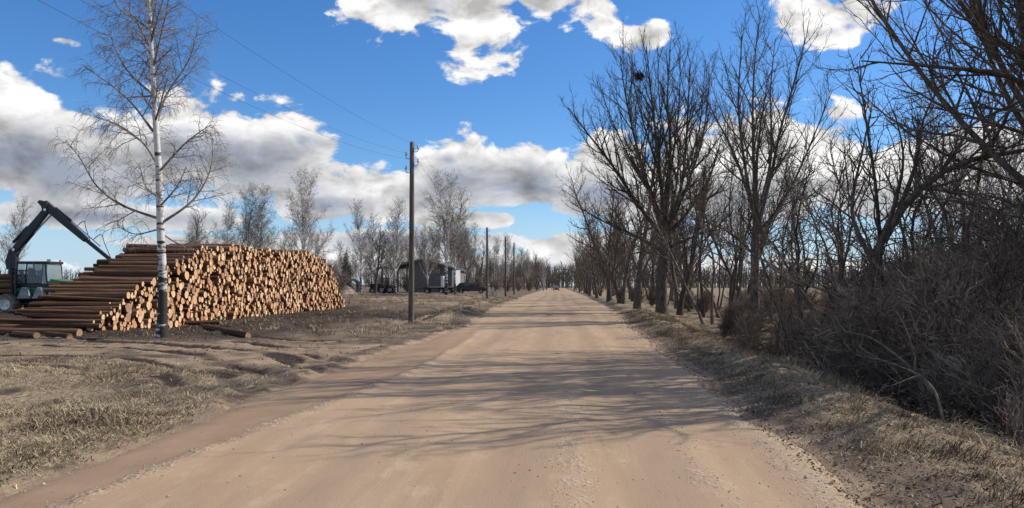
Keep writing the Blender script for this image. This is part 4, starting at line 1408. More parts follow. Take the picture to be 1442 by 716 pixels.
def pile_top(y):
    """target height of the stack along the road"""
    return np.interp(y, [24.8, 26.3, 28.0, 30.2, 32.4, 37, 42, 46, 49, 51.0, 53.4, 54.8], [0.12, 0.7, 1.45, 2.3, 2.85, 3.2, 3.2, 3.32, 3.22, 2.6, 0.8, 0.1])


def pack_logs():
    rng = np.random.default_rng(3)
    Y, Z, R = np.empty(4000), np.empty(4000), np.empty(4000)
    n, fails = 0, 0
    while n < 2400 and fails < 400:
        r = float(np.clip(rng.normal(0.104, 0.034), 0.05, 0.2))
        best = None
        for _ in range(3):
            y0 = rng.uniform(24.9, 54.6)
            ys = np.linspace(y0 - 0.36, y0 + 0.36, 37)
            k = np.abs(Y[:n] - y0) < 0.75
            yy, zz, rr = Y[:n][k], Z[:n][k], R[:n][k]
            top = np.full(37, r - 0.01)
            if len(yy):
                d2 = (r + rr)[None] ** 2 - (ys[:, None] - yy[None]) ** 2
                top = np.maximum(top, np.where(d2 > 0, zz[None] + np.sqrt(np.maximum(d2, 0)), 0).max(1))
            i = int(np.argmin(top))
            if i in (0, 36) and len(yy):
                continue
            if best is None or top[i] < best[1]:
                best = (ys[i], top[i])
        if best is None or best[1] + r > pile_top(best[0]) + 0.12 * rng.normal() + 0.06:
            fails += 1
            continue
        fails = 0
        Y[n], Z[n], R[n] = best[0], best[1], r
        n += 1
    return Y[:n], Z[:n], R[:n]


def log_template(i, n=10):
    """unit log along -x (radius 1, length LOG_L), bark tube and its two sawn ends"""
    r = np.random.default_rng(400 + i)
    rings = 4
    xs = np.linspace(0, -LOG_L, rings)
    a = np.arange(n) / n * 2 * np.pi
    lump = 1 + 0.05 * np.cos(2 * a + r.uniform(0, 6)) + 0.03 * np.cos(3 * a + r.uniform(0, 6)) + r.normal(0, 0.012, n)
    V = []
    cy, cz = 0.0, 0.0
    for j, x in enumerate(xs):
        k = lump * (1 - 0.10 * j / (rings - 1)) * (1 + r.normal(0, 0.012))
        sw = 0.35 * math.sin(j / (rings - 1) * math.pi) * (0.5 + i * 0.2)
        V.append(np.stack([np.full(n, x), k * np.cos(a), k * np.sin(a) + 0 * sw], -1))
    V = np.array(V)
    idx = np.arange(rings * n).reshape(rings, n)
    q = np.stack([idx[:-1], idx[1:], np.roll(idx[1:], -1, 1), np.roll(idx[:-1], -1, 1)], -1).reshape(-1, 4)
    bark = np_mesh('log_bark_tube', V.reshape(-1, 3), q, None, [MATS['log_bark']], None, True)
    ev, et, col = [], [], []
    one = []
    for j, dx in ((0, -0.004), (rings - 1, 0.004)):
        b = len(ev)
        ring = V[j].copy()
        ring[:, 0] += dx
        inner = ring * np.array([1, 0.5, 0.5])
        e = ring.tolist() + inner.tolist() + [[ring[0, 0], 0, 0]]
        c = [[1, 0, 0]] * n + [[0.5, 0, 0]] * n + [[0, 0, 0]]
        tt = []
        for k in range(n):
            k2 = (k + 1) % n
            t = [(k, k2, n + k2), (k, n + k2, n + k), (n + k, n + k2, 2 * n)]
            tt += t if j == 0 else [q_[::-1] for q_ in t]
        one.append(np_mesh('log_end', np.array(e), None, np.array(tt), [MATS['sawn_end']], None, False, np.array(c, float)))
        ev += e
        col += c
        et += (np.array(tt) + b).tolist()
    return bark, one, (V.reshape(-1, 3), q, np.array(ev), np.array(et), np.array(col, float))


def build_logs():
    rng = np.random.default_rng(9)
    tpl = [log_template(i) for i in range(6)]
    Y, Z, R = pack_logs()
    n = len(Y)
    zg = ground_z(np.full(n, PILE_X - 1.5), Y)
    dist = np.hypot(Y, PILE_X)
    size = R / dist ** 2
    top_gap = pile_top(Y) - Z
    slope = (Y < 32.5) & (top_gap < 0.5)
    order = np.argsort(-(size + 1.0 * slope))
    named = set(order[:296].tolist())
    bulk = []
    for i in range(n):
        loose = slope[i] or top_gap[i] < 0.3
        yaw = rng.normal(0, 0.035 if loose else 0.012)
        pit = rng.normal(0, 0.016 if loose else 0.008)
        x = PILE_X + np.clip(rng.normal(0, 0.10), -0.4, 0.35)
        if rng.uniform() < 0.06:
            x -= rng.uniform(0.3, 0.8)
        z = Z[i] + zg[i]
        t = int(rng.integers(6))
        rot = Matrix.Rotation(yaw, 3, 'Z') @ Matrix.Rotation(pit, 3, 'Y')
        roll = rng.uniform(0, 6.28)
        rot = rot @ Matrix.Rotation(roll, 3, 'X')
        ls = rng.uniform(0.86, 1.12)
        if i in named:
            o = bpy.data.objects.new('log', tpl[t][0])
            o.location = (x, Y[i], z)
            o.rotation_euler = rot.to_euler()
            o.scale = (ls, R[i], R[i])
            link(o)
            for me in tpl[t][1]:
                link(bpy.data.objects.new('sawn_end', me), o)
            if slope[i]:
                tag(o, 'log on the near sloping end of the stack, ' + ('low down' if Z[i] < 0.9 else 'half way up' if Z[i] < 1.9 else 'near the top') + ', bark side showing', 'log', 'logs on the near end of the stack')
            elif top_gap[i] < 0.42:
                tag(o, 'log in the top courses of the roadside stack, sawn end facing the road', 'log', 'logs on top of the stack')
            elif Z[i] < 0.4:
                tag(o, 'log in the bottom course of the roadside stack, sawn end facing the road', 'log', 'logs in the bottom course')
            else:
                tag(o, 'log amid the roadside stack ' + ('left of the front birch' if Y[i] < 29.5 else 'just right of the front birch' if Y[i] < 33 else 'well right of the front birch') + ', only its sawn end showing', 'log', 'logs in the middle of the stack')
        else:
            bulk.append((np.array(rot) * np.array([ls, R[i], R[i]])[None], np.array([x, Y[i], z]), t, rng.uniform()))
    vs, qs, ts, cs, off = [], [], [], [], 0
    tris, tcol = [], []
    for M, p, t, c in bulk:
        V, q, ev, et, col = tpl[t][2]
        vs.append(V @ M.T + p)
        qs.append(q + off)
        cs.append(np.tile([[0, c, 0]], (len(V), 1)))
        off += len(V)
        vs.append(ev @ M.T + p)
        ts.append(et + off)
        cc = col.copy()
        cc[:, 1] = c
        cs.append(cc)
        off += len(ev)
    Q, Tt = np.concatenate(qs), np.concatenate(ts)
    me = np_mesh('stacked_logs', np.concatenate(vs), Q, Tt, [MATS['log_bark'], MATS['sawn_end']], np.concatenate([np.zeros(len(Q)), np.ones(len(Tt))]), False, np.concatenate(cs))
    o = link(bpy.data.objects.new('stacked_timber', me))
    tag(o, 'many more pale-ended logs filling the far part of the stack', 'timber', kind='stuff')
    # strays on the ground
    def stray(px0, py0, px1, py1, r, lab, t=0):
        a, b = gpt(px0, py0), gpt(px1, py1)
        L = math.hypot(b[0] - a[0], b[1] - a[1])
        o = bpy.data.objects.new('log', tpl[t][0])
        o.location = (a[0], a[1], gz(*a) + r * 0.75)
        o.rotation_euler = (0.4, 0, math.atan2(b[1] - a[1], b[0] - a[0]) + math.pi)
        o.scale = (L / LOG_L, r, r)
        link(o)
        for me in tpl[t][1]:
            link(bpy.data.objects.new('sawn_end', me), o)
        tag(o, lab, 'log', 'stray logs before the stack')
    stray(350, 479, 284, 465, 0.10, 'single dark log lying on the ground right of the front birch', 1)
    stray(310, 458, 250, 459, 0.12, 'stray log on the ground just in front of the stack face', 2)
    stray(296, 462, 278, 456, 0.07, 'short pale log butt lying by the single dark log', 3)
    stray(128, 472, -10, 466, 0.16, 'long log lowest at the near end of the stack', 4)
    stray(112, 477, -60, 474, 0.13, 'long bark-covered log in front of the near stack end', 5)
    stray(98, 480, 60, 476, 0.10, 'short log piece lying foremost at the near stack end', 1)
    stray(52, 481, 20, 478, 0.10, 'short log piece at the left photo edge before the stack', 2)


build_logs()


# ------------------------------------------------------------------ forwarder with raised crane
def wheel(parent, c, r, w, rim='muddy_rim', lugs=18, tyre='rubber'):
    t = MB().lathe([(r * 0.56, -w / 2), (r * 0.9, -w / 2), (r * 0.97, -w * 0.4), (r * 0.97, w * 0.4), (r * 0.9, w / 2), (r * 0.56, w / 2), (r * 0.56, -w / 2)], (0, 0, 0), 26)
    for i in range(lugs):
        a = 2 * math.pi * i / lugs
        for sgn in (-1, 1):
            p = Vector((r * 0.98 * math.cos(a), sgn * w * 0.45, r * 0.98 * math.sin(a)))
            q = Vector((r * 0.98 * math.cos(a + 0.14), 0, r * 0.98 * math.sin(a + 0.14)))
            t.bar(p, q, r * 0.09, r * 0.07)
    o = t.build('wheel', MATS[tyre], parent, smooth=False)
    o.location = c
    k = MB().lathe([(0.001, -w * 0.28), (r * 0.16, -w * 0.30), (r * 0.2, -w * 0.2), (r * 0.42, -w * 0.22), (r * 0.5, -w * 0.44), (r * 0.575, -w * 0.46), (r * 0.575, w * 0.46), (r * 0.4, w * 0.3), (0.001, w * 0.3)], (0, 0, 0), 26)
    for i in range(8):
        a = 2 * math.pi * i / 8
        k.cyl((r * 0.28 * math.cos(a), -w * 0.26, r * 0.28 * math.sin(a)), (r * 0.28 * math.cos(a), -w * 0.2, r * 0.28 * math.sin(a)), r * 0.03, n=6)
    k.build('rim', MATS[rim], o, smooth=False)
    return o


def build_forwarder():
    d = 48.0
    y0 = d
    o0 = at(12, 443, d)
    gx, g0 = o0.x, gz(o0.x, d)
    root = empty('forwarder', (gx, y0, g0))
    tag(root, 'green and black forestry forwarder with raised crane behind the log stack', 'forwarder')

    def L(px, py, dy=0.0):
        p = at(px, py, d + dy)
        return Vector((p.x - gx, dy, p.z - g0))
    S, G = MATS['dark_steel'], MATS['green_paint']
    W = 1.25      # half width
    r = 0.64
    # rear bogie, front bogie
    for x in (0.85, -0.7, 4.75, 6.1):
        for sgn in (-1, 1):
            wheel(root, (x, sgn * W, r), r, 0.62, tyre='muddy_tyre')
    MB().box(-3.2, 2.4, -0.35, 0.35, 0.75, 1.12).box(2.4, 2.9, -0.22, 0.22, 0.8, 1.05).box(2.9, 6.1, -0.55, 0.55, 0.7, 1.15).build('chassis', S, root, 0.02)
    for x in (0.85, -0.7, 4.75, 6.1):
        MB().cyl((x, -W + 0.2, r), (x, W - 0.2, r), 0.11).build('axle', S, root)
    MB().box(-0.9, 1.05, -1.0, -0.86, r - 0.14, r + 0.16).build('bogie_beam', S, root, 0.03)
    MB().box(4.55, 6.3, -1.0, -0.86, r - 0.14, r + 0.16).build('bogie_beam', S, root, 0.03)
    # load bunk and stakes
    for x in (-2.9, -1.6, -0.2, 1.05):
        MB().box(x - 0.07, x + 0.07, -1.2, 1.2, 1.14, 1.3).build('bolster', S, root, 0.01)
        for sgn in (-1, 1):
            MB().bar((x, sgn * 1.15, 1.3), (x, sgn * 1.28, 2.75), 0.1, 0.12).build('stake', S, root, 0.01)
    gate = MB()
    for z in (1.35, 1.7, 2.05, 2.4, 2.7):
        gate.box(1.25, 1.31, -1.2, 1.2, z, z + 0.07)
    for y in (-1.2, -0.6, 0, 0.6, 1.2):
        gate.box(1.22, 1.34, y - 0.04, y + 0.04, 1.14, 2.8)
    gate.build('headboard', S, root)
    # crane column and boom
    foot, knee, apex, tip = L(17, 372), L(22, 352), L(66, 296), L(158, 368)
    MB().cyl((foot.x, 0, 1.12), (foot.x, 0, foot.z), 0.24, 0.2, 14).build('crane_column', S, root)
    MB().lathe([(0.001, 0), (0.34, 0), (0.34, 0.16), (0.001, 0.16)], (foot.x, 0, 1.14), 18, 'z').build('slew_ring', S, root)
    MB().prism([(foot.x - 0.28, foot.z - 0.35), (foot.x + 0.3, foot.z - 0.35), (foot.x + 0.34, foot.z + 0.35), (knee.x + 0.1, knee.z + 0.22), (knee.x - 0.36, knee.z - 0.02), (foot.x - 0.36, foot.z + 0.2)], -0.16, 0.16).build('crane_head', S, root, 0.03)
    n = (apex - knee).normalized()
    up = Vector((-n.z, 0, n.x))

    def arm(p, q, h0, h1, hm, w):
        t = (q - p).normalized()
        u = Vector((-t.z, 0, t.x))
        m = p.lerp(q, 0.45)
        poly = [p - u * h0, m - u * hm, q - u * h1, q + u * h1, m + u * hm, p + u * h0]
        return [(v.x, v.z) for v in poly]
    MB().prism(arm(knee, apex, 0.2, 0.2, 0.25, 0), -0.14, 0.14).build('main_boom', S, root, 0.03)
    c0, c1 = knee + up * 0.42 + n * 0.25, knee.lerp(apex, 0.78) + up * 0.24
    lift = MB().cyl(c0, c0.lerp(c1, 0.6), 0.09).build('lift_cylinder', S, root, smooth=False)
    MB().cyl(c0.lerp(c1, 0.6), c1, 0.045).build('piston_rod', MATS['bright_steel'], lift)
    e0 = L(62, 290)
    t2 = (tip - e0).normalized()
    u2 = Vector((-t2.z, 0, t2.x))
    outer = e0.lerp(tip, 0.62)
    b2 = e0 + u2 * 0.12 - t2 * 0.1
    MB().prism(arm(b2, outer, 0.24, 0.17, 0.24, 0), -0.13, 0.13).build('outer_boom', S, root, 0.03)
    MB().prism(arm(outer - t2 * 0.6, tip, 0.11, 0.10, 0.11, 0), -0.09, 0.09).build('extension', S, root, 0.02)
    MB().prism([(e0.x - 0.22, e0.z + 0.36), (e0.x + 0.3, e0.z + 0.18), (e0.x + 0.38, e0.z - 0.3), (e0.x + 0.02, e0.z - 0.42), (e0.x - 0.1, e0.z - 0.05), (e0.x - 0.36, e0.z + 0.22)], -0.18, 0.18).build('elbow_link', S, root, 0.03)
    s0, s1 = e0.lerp(tip, 0.12) + u2 * 0.36, e0.lerp(tip, 0.55) + u2 * 0.36
    tele = MB().cyl(s0, s0.lerp(s1, 0.55), 0.075).build('boom_cylinder', S, root)
    MB().cyl(s0.lerp(s1, 0.55), s1 + t2 * 1.4 - u2 * 0.1, 0.04).build('piston_rod', MATS['bright_steel'], tele)
    for f0, f1, hh in ((0.44, 0.66, 0.62), (0.68, 0.96, 0.66)):
        p, q = e0.lerp(tip, f0) + u2 * 0.26, e0.lerp(tip, f1) + u2 * 0.12
        m1 = p.lerp(q, 0.12) + u2 * hh
        m2 = p.lerp(q, 0.42) + u2 * (hh * 0.62)
        MB().tube([p, m1, m2, q], 0.028).build('hydraulic_hose', S, root, smooth=True)
    for f, dz in ((0.0, 0.0), (1.0, 0.0)):
        p = knee.lerp(apex, f)
        MB().cyl((p.x, -0.22, p.z), (p.x, 0.22, p.z), 0.09, n=12).build('pivot_pin', MATS['bright_steel'], root)
    for k in (-0.05, 0.06):
        MB().tube([foot + Vector((0.25, k, 0.1)), knee + up * -0.3 + Vector((0, k, 0)), knee.lerp(apex, 0.5) - up * 0.31 + Vector((0, k, 0)), apex - up * 0.35 + Vector((0.1, k, 0)), b2 + t2 * 0.7 - u2 * 0.3 + Vector((0, k, 0))], 0.025).build('hydraulic_hose', MATS['rubber'], root, smooth=True)
    # grapple hanging from the tip
    MB().cyl(tip - Vector((0, 0, 0.5)), tip + Vector((0, 0, 0.12)), 0.09).build('rotator', S, root)
    for sgn in (-1, 1):
        pts = [tip + Vector((0, 0, -0.45)), tip + Vector((sgn * 0.5, 0, -0.75)), tip + Vector((sgn * 0.55, 0, -1.2)), tip + Vector((sgn * 0.1, 0, -1.55))]
        MB().tube(pts, 0.07).build('grapple_claw', S, root, smooth=True)
    # cab
    a, b = L(34, 402), L(80, 370)
    x0, x1, z0, z1 = a.x, b.x + 0.0, a.z, b.z
    cab = MB().box(x0, x1, -0.8, 0.8, z0 - 0.15, z0 + 0.12).box(x0 + 0.04, x1 - 0.1, -0.84, 0.84, z1 - 0.1, z1 + 0.06)
    for x, xx in ((x0 + 0.05, x0 + 0.08), (x0 + 0.62, x0 + 0.70), (x1 - 0.08, x1 - 0.24)):
        for y in (-0.77, 0.77):
            cab.bar((x, y, z0), (xx, y, z1), 0.07, 0.09)
    cb = cab.build('cab', S, root, 0.02)
    for (xa, xb) in ((x0 + 0.09, x0 + 0.6), (x0 + 0.72, x1 - 0.2)):
        for y in (-0.785, 0.785):
            MB().box(xa, xb, y - 0.01, y + 0.01, z0 + 0.13, z1 - 0.11).build('window', MATS['cab_glass'], cb)
    MB().bar((x1 - 0.08, 0, z0 + 0.12), (x1 - 0.22, 0, z1 - 0.11), 1.44, 0.02).build('windscreen', MATS['cab_glass'], cb)
    MB().box(x0 + 0.45, x0 + 0.95, -0.25, 0.25, z0 + 0.1, z0 + 0.6).box(x0 + 0.4, x0 + 0.55, -0.25, 0.25, z0 + 0.6, z0 + 1.1).build('seat', MATS['rubber'], cb, 0.04)
    for y in (-0.6, 0.6):
        MB().box(x1 - 0.2, x1 - 0.06, y - 0.1, y + 0.1, z1 + 0.07, z1 + 0.19).build('work_lamp', MATS['lamp_clear'], cb, 0.02)
    # hood, skirts, fenders, step
    h0, h1 = L(80, 412), L(108, 396)
    MB().prism([(h0.x, h0.z - 0.3), (h1.x - 0.1, h0.z - 0.3), (h1.x, h0.z), (h1.x - 0.12, h1.z - 0.05), (h0.x, h1.z + 0.14)], -0.75, 0.75).build('hood', G, root, 0.06)
    MB().box(h0.x + 0.1, h1.x - 0.25, -0.757, -0.752, h0.z + 0.12, h0.z + 0.26).build('stripe', MATS['yellow_paint'], root)
    MB().box(x0 + 0.0, h0.x - 0.02, -0.86, 0.86, z0 - 0.62, z0 - 0.16).build('side_skirt', G, root, 0.03)
    MB().box(h0.x + 0.05, h0.x + 0.16, -0.9, -0.76, h0.z - 0.2, h0.z + 0.25).build('handrail', MATS['lamp_clear'], root, 0.02)
    for px in (33, 54):
        p = L(px, 414, -W)
        MB().prism([(p.x - 0.36, p.z - 0.3), (p.x + 0.42, p.z - 0.3), (p.x + 0.2, p.z + 0.38), (p.x - 0.05, p.z + 0.42)], -W - 0.1, -W + 0.25).build('fender', MATS['grey_paint'], root, 0.03)
    # the load: logs of their own
    rr = random.Random(4)
    tpl = log_template(1)
    k = 0
    for j, z in enumerate((1.46, 1.78, 2.08, 2.36)):
        for i, y in enumerate((-0.98, -0.6, -0.2, 0.2, 0.6, 0.98)):
            o = bpy.data.objects.new('log', tpl[0])
            rad = rr.uniform(0.13, 0.17)
            o.location = (gx + 0.98 + rr.uniform(-0.1, 0.12), y0 + y, g0 + z + rr.uniform(-0.02, 0.02))
            o.rotation_euler = (rr.uniform(0, 6), rr.uniform(-0.01, 0.01), rr.uniform(-0.01, 0.01))
            o.scale = (1.3, rad, rad)
            link(o)
            for me in tpl[1]:
                link(bpy.data.objects.new('sawn_end', me), o)
            tag(o, 'log loaded between the stakes of the forwarder', 'log', 'logs on the forwarder')


build_forwarder()


# ------------------------------------------------------------------ poles and wires
def build_poles():
    rng = random.Random(6)
    tops = []
    spec = [(579, 457, 33.0, 201, 0.13, 'nearest wooden utility pole beside the road'), (686, 420, 84.0, 321, 0.15, 'second wooden utility pole, right of the dark car'),
            (712, 413, 106.0, 334, 0.15, 'third wooden utility pole along the road'), (724, 411, 126.0, 342, 0.15, 'farthest wooden utility pole along the road')]
    for px, py, d, ty, r, lab in spec:
        p = at(px, py, d)
        t = at(px, ty, d)
        g0 = gz(p.x, d)
        h = t.z - g0
        e = empty('utility_pole', (p.x, d, g0))
        tag(e, lab, 'pole', 'utility poles along the road')
        P, R = grow(np.random.default_rng(int(px)), np.array([[0, 0, -0.3]]), np.array([[0, 0, 1.0]]), np.array([h + 0.3]), np.array([r]), 10, 0.002, (0, 0, 0), 0.72)
        v, q = tubes(P, R, 12)
        nv = len(v)
        V = np.concatenate([v, [[P[0, -1, 0], P[0, -1, 1], P[0, -1, 2] + 0.06]]])
        tri = np.array([[nv - 12 + i, nv - 12 + (i + 1) % 12, nv] for i in range(12)])
        link(bpy.data.objects.new('shaft', np_mesh('pole_shaft', V, q, tri, [MATS['pole_wood']])), e)
        ins = []
        for k, (sx, dz) in enumerate(((1, -0.25), (-1, -0.55), (1, -0.85), (-1, -1.15))):
            hk = MB().tube([(0, 0, h + dz - 0.12), (sx * 0.16, 0, h + dz - 0.16), (sx * 0.26, 0, h + dz - 0.1), (sx * 0.26, 0, h + dz + 0.04)], 0.014).build('hook', MATS['wire_metal'], e, smooth=True)
            MB().lathe([(0.001, 0.16), (0.035, 0.15), (0.04, 0.11), (0.028, 0.08), (0.05, 0.05), (0.05, 0.0), (0.001, 0.0)], (sx * 0.26, 0, h + dz), 10, 'z').build('insulator', MATS['insulator_white'], hk, smooth=True)
            ins.append(Vector((p.x + sx * 0.26, d, g0 + h + dz + 0.1)))
        tops.append(ins)
    # the next pole stands behind the viewer on the left
    prev = [Vector((-7.4 + (0.26 if i % 2 == 0 else -0.26), -16.0, 7.6 - 0.3 * i)) for i in range(4)]
    spans = [(prev, tops[0], 1.2, 'from the nearest pole towards the viewer'), (tops[0], tops[1], 0.7, 'between the first and second pole'), (tops[1], tops[2], 0.3, 'between the second and third pole'), (tops[2], tops[3], 0.3, 'between the third and farthest pole')]
    for A, B, sag, where in spans:
        for i in range(3):
            a, b = A[i], B[i]
            pts = np.array([np.array(a.lerp(b, t)) - np.array([0, 0, sag * (1 + 0.25 * i) * 4 * t * (1 - t)]) for t in np.linspace(0, 1, 25)])[None]
            v, q = tubes(pts, np.full((1, 25), 0.003), 5)
            o = link(bpy.data.objects.new('power_wire', np_mesh('power_wire', v, q, None, [MATS['wire_metal']])))
            tag(o, ('top', 'middle', 'lowest')[i] + ' power wire ' + where, 'wire', 'power wires')


build_poles()


# ------------------------------------------------------------------ barn, shed and yard things
def build_barn():
    d = 116.0
    def q(px, py):
        p = at(px, py, d)
        return p.x, p.z
    xl, zl = q(534, 377)
    xa, za = q(597, 365)
    xr, zr = q(645, 379)
    g0 = gz(xa, d)
    root = empty('barn', (xa, d, g0))
    tag(root, 'dark weathered plank barn with low gable roof behind the birches', 'barn')
    l, r = xl - xa, xr - xa
    hl, ha, hr = zl - g0, za - g0, zr - g0
    dep = 11.0
    # closed right part: upright boards each by itself
    xw0 = q(577, 400)[0] - xa
    x = xw0
    k = 0
    bw = 0.28
    rng = random.Random(8)
    base = {}
    while x < r - 0.4:
        t = x + bw / 2
        top = (ha + (hr - ha) * t / r if t > 0 else ha + (hl - ha) * t / l) - 0.18
        wx = (0.5, 1.3), (1.7, 2.5)
        hole = any(a < t < b for a, b in wx)
        yo = rng.uniform(-0.015, 0.015)
        if hole:
            MB().box(x + 0.008, x + bw - 0.008, yo, yo + 0.03, 0.0, 2.75).build('plank', MATS['plank_wood'], root)
            MB().box(x + 0.008, x + bw - 0.008, yo, yo + 0.03, 3.65, top).build('plank', MATS['plank_wood'], root)
        else:
            MB().box(x + 0.008, x + bw - 0.008, yo, yo + 0.03, 0.0, top).build('plank', MATS['plank_wood'], root)
        x += bw
    for a, b in ((0.45, 1.35), (1.65, 2.55)):
        w = MB().box(a, b, -0.06, -0.02, 2.68, 2.75).box(a, b, -0.06, -0.02, 3.65, 3.72).box(a, a + 0.07, -0.06, -0.02, 2.75, 3.65).box(b - 0.07, b, -0.06, -0.02, 2.75, 3.65).box((a + b) / 2 - 0.025, (a + b) / 2 + 0.025, -0.06, -0.02, 2.75, 3.65).build('window', MATS['pole_wood'], root)
        MB().box(a + 0.07, b - 0.07, 0.0, 0.012, 2.75, 3.65).build('pane', MATS['glass_dark'], w)
    MB().box(xw0 - 0.06, xw0, 0.05, dep, 0, ha + (hl - ha) * xw0 / l - 0.12).build('side_wall', MATS['plank_wood'], root)
    MB().box(r - 0.42, r - 0.36, 0.05, dep, 0, hr - 0.12).build('side_wall', MATS['plank_wood'], root)
    MB().prism([(xw0, 0), (r - 0.45, 0), (r - 0.45, hr - 0.12), (0, ha - 0.12), (xw0, ha + (hl - ha) * xw0 / l - 0.12)], dep - 0.1, dep).build('back_wall', MATS['plank_wood'], root)
    # open left bay on posts
    for px in (538, 548, 560, 573):
        xx = q(px, 400)[0] - xa
        MB().box(xx - 0.1, xx + 0.1, 0.0, 0.2, 0, ha + (hl - ha) * xx / l - 0.15).build('post', MATS['pole_wood'], root)
    # roof slopes with eave boards and purlin ends
    for xe, ze in ((l, hl), (r, hr)):
        s = MB()
        y0 = -0.7
        dz = 0.2
        s.add([(0, y0, ha), (xe, y0, ze), (xe, dep + 0.5, ze), (0, dep + 0.5, ha), (0, y0, ha - dz), (xe, y0, ze - dz), (xe, dep + 0.5, ze - dz), (0, dep + 0.5, ha - dz)],
              [(0, 1, 2, 3), (7, 6, 5, 4), (0, 4, 5, 1), (1, 5, 6, 2), (2, 6, 7, 3), (3, 7, 4, 0)])
        rf = s.build('roof_slope', MATS['roof_sheet'], root)
        MB().bar((0, y0 - 0.03, ha - 0.06), (xe, y0 - 0.03, ze - 0.06), 0.04, 0.22).build('barge_board', MATS['plank_wood'], rf)
        for f in (0.15, 0.38, 0.62, 0.86):
            MB().box(xe * f - 0.06, xe * f + 0.06, y0 + 0.02, 0.0, ha + (ze - ha) * f - dz - 0.16, ha + (ze - ha) * f - dz - 0.01).build('purlin', MATS['plank_wood'], rf)
    # white door leaves standing at the right corner
    for (p0, p1, t0, t1, lab, yy) in ((639.5, 648.5, 381, 400, 'tall white panel at the right corner of the barn', -2.2), (624, 630, 389, 401, 'short white panel beside the tallest birch', -3.0)):
        a, b = at(p0, t1, d + yy), at(p1, t0, d + yy)
        z0 = gz(a.x, d + yy)
        e = empty('white_panel', ((a.x + b.x) / 2, d + yy, z0), math.radians(52))
        tag(e, lab, 'panel', 'white panels by the barn')
        w = (b.x - a.x) / 2 / 0.75
        MB().box(-w, w, 0, 0.5, 0.35, b.z - z0).build('panel_box', MATS['white_panel'], e, 0.03)
        MB().box(-w + 0.02, w - 0.02, 0.1, 0.4, 0.0, 0.34).build('plinth', MATS['dark_steel'], e)


build_barn()


def build_car(name, loc, rz, sc, paint, label, group=None):
    """estate car: body with wheel arches, glasshouse, lamps, bumpers, wheels"""
    root = empty(name, loc, rz)
    root.scale = (sc, sc, sc)
    tag(root, label, 'car', group)
    W = 0.86

    def skin(prof, wf):
        """side profile lofted over the width; wf gives half width at a height"""
        ys = (-1, -0.92, 0.92, 1)
        n = len(prof)
        cx = sum(p[0] for p in prof) / n
        cz = sum(p[1] for p in prof) / n
        v, f = [], []
        for j, t in enumerate(ys):
            k = 0.955 if abs(t) == 1 else 1.0
            for x, z in prof:
                v.append((cx + (x - cx) * k, t * wf(z), cz + (z - cz) * k))
        for j in range(3):
            for i in range(n):
                i2 = (i + 1) % n
                f.append((j * n + i, j * n + i2, (j + 1) * n + i2, (j + 1) * n + i))
        f += [tuple(range(n)), tuple(range(4 * n - 1, 3 * n - 1, -1))]
        return MB().add(v, f)
    arch = []
    def arc(xc):
        return [(xc - 0.36 * math.cos(a), 0.30 + 0.36 * math.sin(a)) for a in np.linspace(0.0, math.pi, 9)]
    body = [(-2.15, 0.32)] + arc(-1.35) + arc(1.3) + [(2.12, 0.30), (2.2, 0.5), (2.12, 0.72), (1.3, 0.93), (0.95, 0.96), (-2.0, 0.98), (-2.18, 0.85), (-2.22, 0.55)]
    skin(body, lambda z: W).build('body', MATS[paint], root, 0.03)
    glass = [(-2.0, 0.97), (1.0, 0.95), (0.25, 1.38), (-0.3, 1.43), (-1.45, 1.40)]
    gh = skin(glass, lambda z: W - 0.05 - 0.28 * max(0, z - 0.95)).build('glasshouse', MATS['glass_dark'], root, 0.02)
    MB().add([(0.2, -0.66, 1.385), (0.2, 0.66, 1.385), (-0.3, 0.66, 1.445), (-0.3, -0.66, 1.445), (-1.5, 0.66, 1.415), (-1.5, -0.66, 1.415), (0.2, -0.66, 1.37), (0.2, 0.66, 1.37), (-0.3, 0.66, 1.42), (-0.3, -0.66, 1.42), (-1.5, 0.66, 1.39), (-1.5, -0.66, 1.39)],
             [(0, 1, 2, 3), (3, 2, 4, 5), (0, 3, 9, 6), (3, 5, 11, 9), (1, 7, 8, 2), (2, 8, 10, 4), (0, 6, 7, 1), (5, 4, 10, 11)]).build('roof', MATS[paint], gh)
    for x in (0.98, -0.05, -1.0, -1.9):
        for y in (-1, 1):
            top = (0.24, 1.37) if x > 0.5 else (x - 0.05 if x > -1.5 else -1.48, 1.41)
            MB().bar((x, y * (W - 0.045), 0.96), (top[0], y * (W - 0.17), top[1] - 0.01), 0.05, 0.07).build('pillar', MATS[paint], gh)
    for x in (-1.35, 1.3):
        for y in (-1, 1):
            wheel(root, (x, y * (W - 0.1), 0.31), 0.31, 0.2, 'grey_paint', 0)
    for y in (-0.62, 0.62):
        MB().box(2.08, 2.17, y - 0.18, y + 0.18, 0.62, 0.74).build('headlight', MATS['lamp_clear'], root, 0.02)
        MB().box(-2.21, -2.13, y - 0.14, y + 0.14, 0.72, 0.92).build('tail_lamp', MATS['lamp_red'], root, 0.02)
    for x in (-2.2, 2.17):
        MB().box(x - 0.06, x + 0.06, -0.8, 0.8, 0.33, 0.52).build('bumper', MATS['rubber'], root, 0.03)
    for y in (-1, 1):
        MB().box(0.72, 0.86, y * (W + 0.02), y * (W + 0.16), 0.98, 1.1).build('mirror', MATS[paint], root, 0.02)
    return root


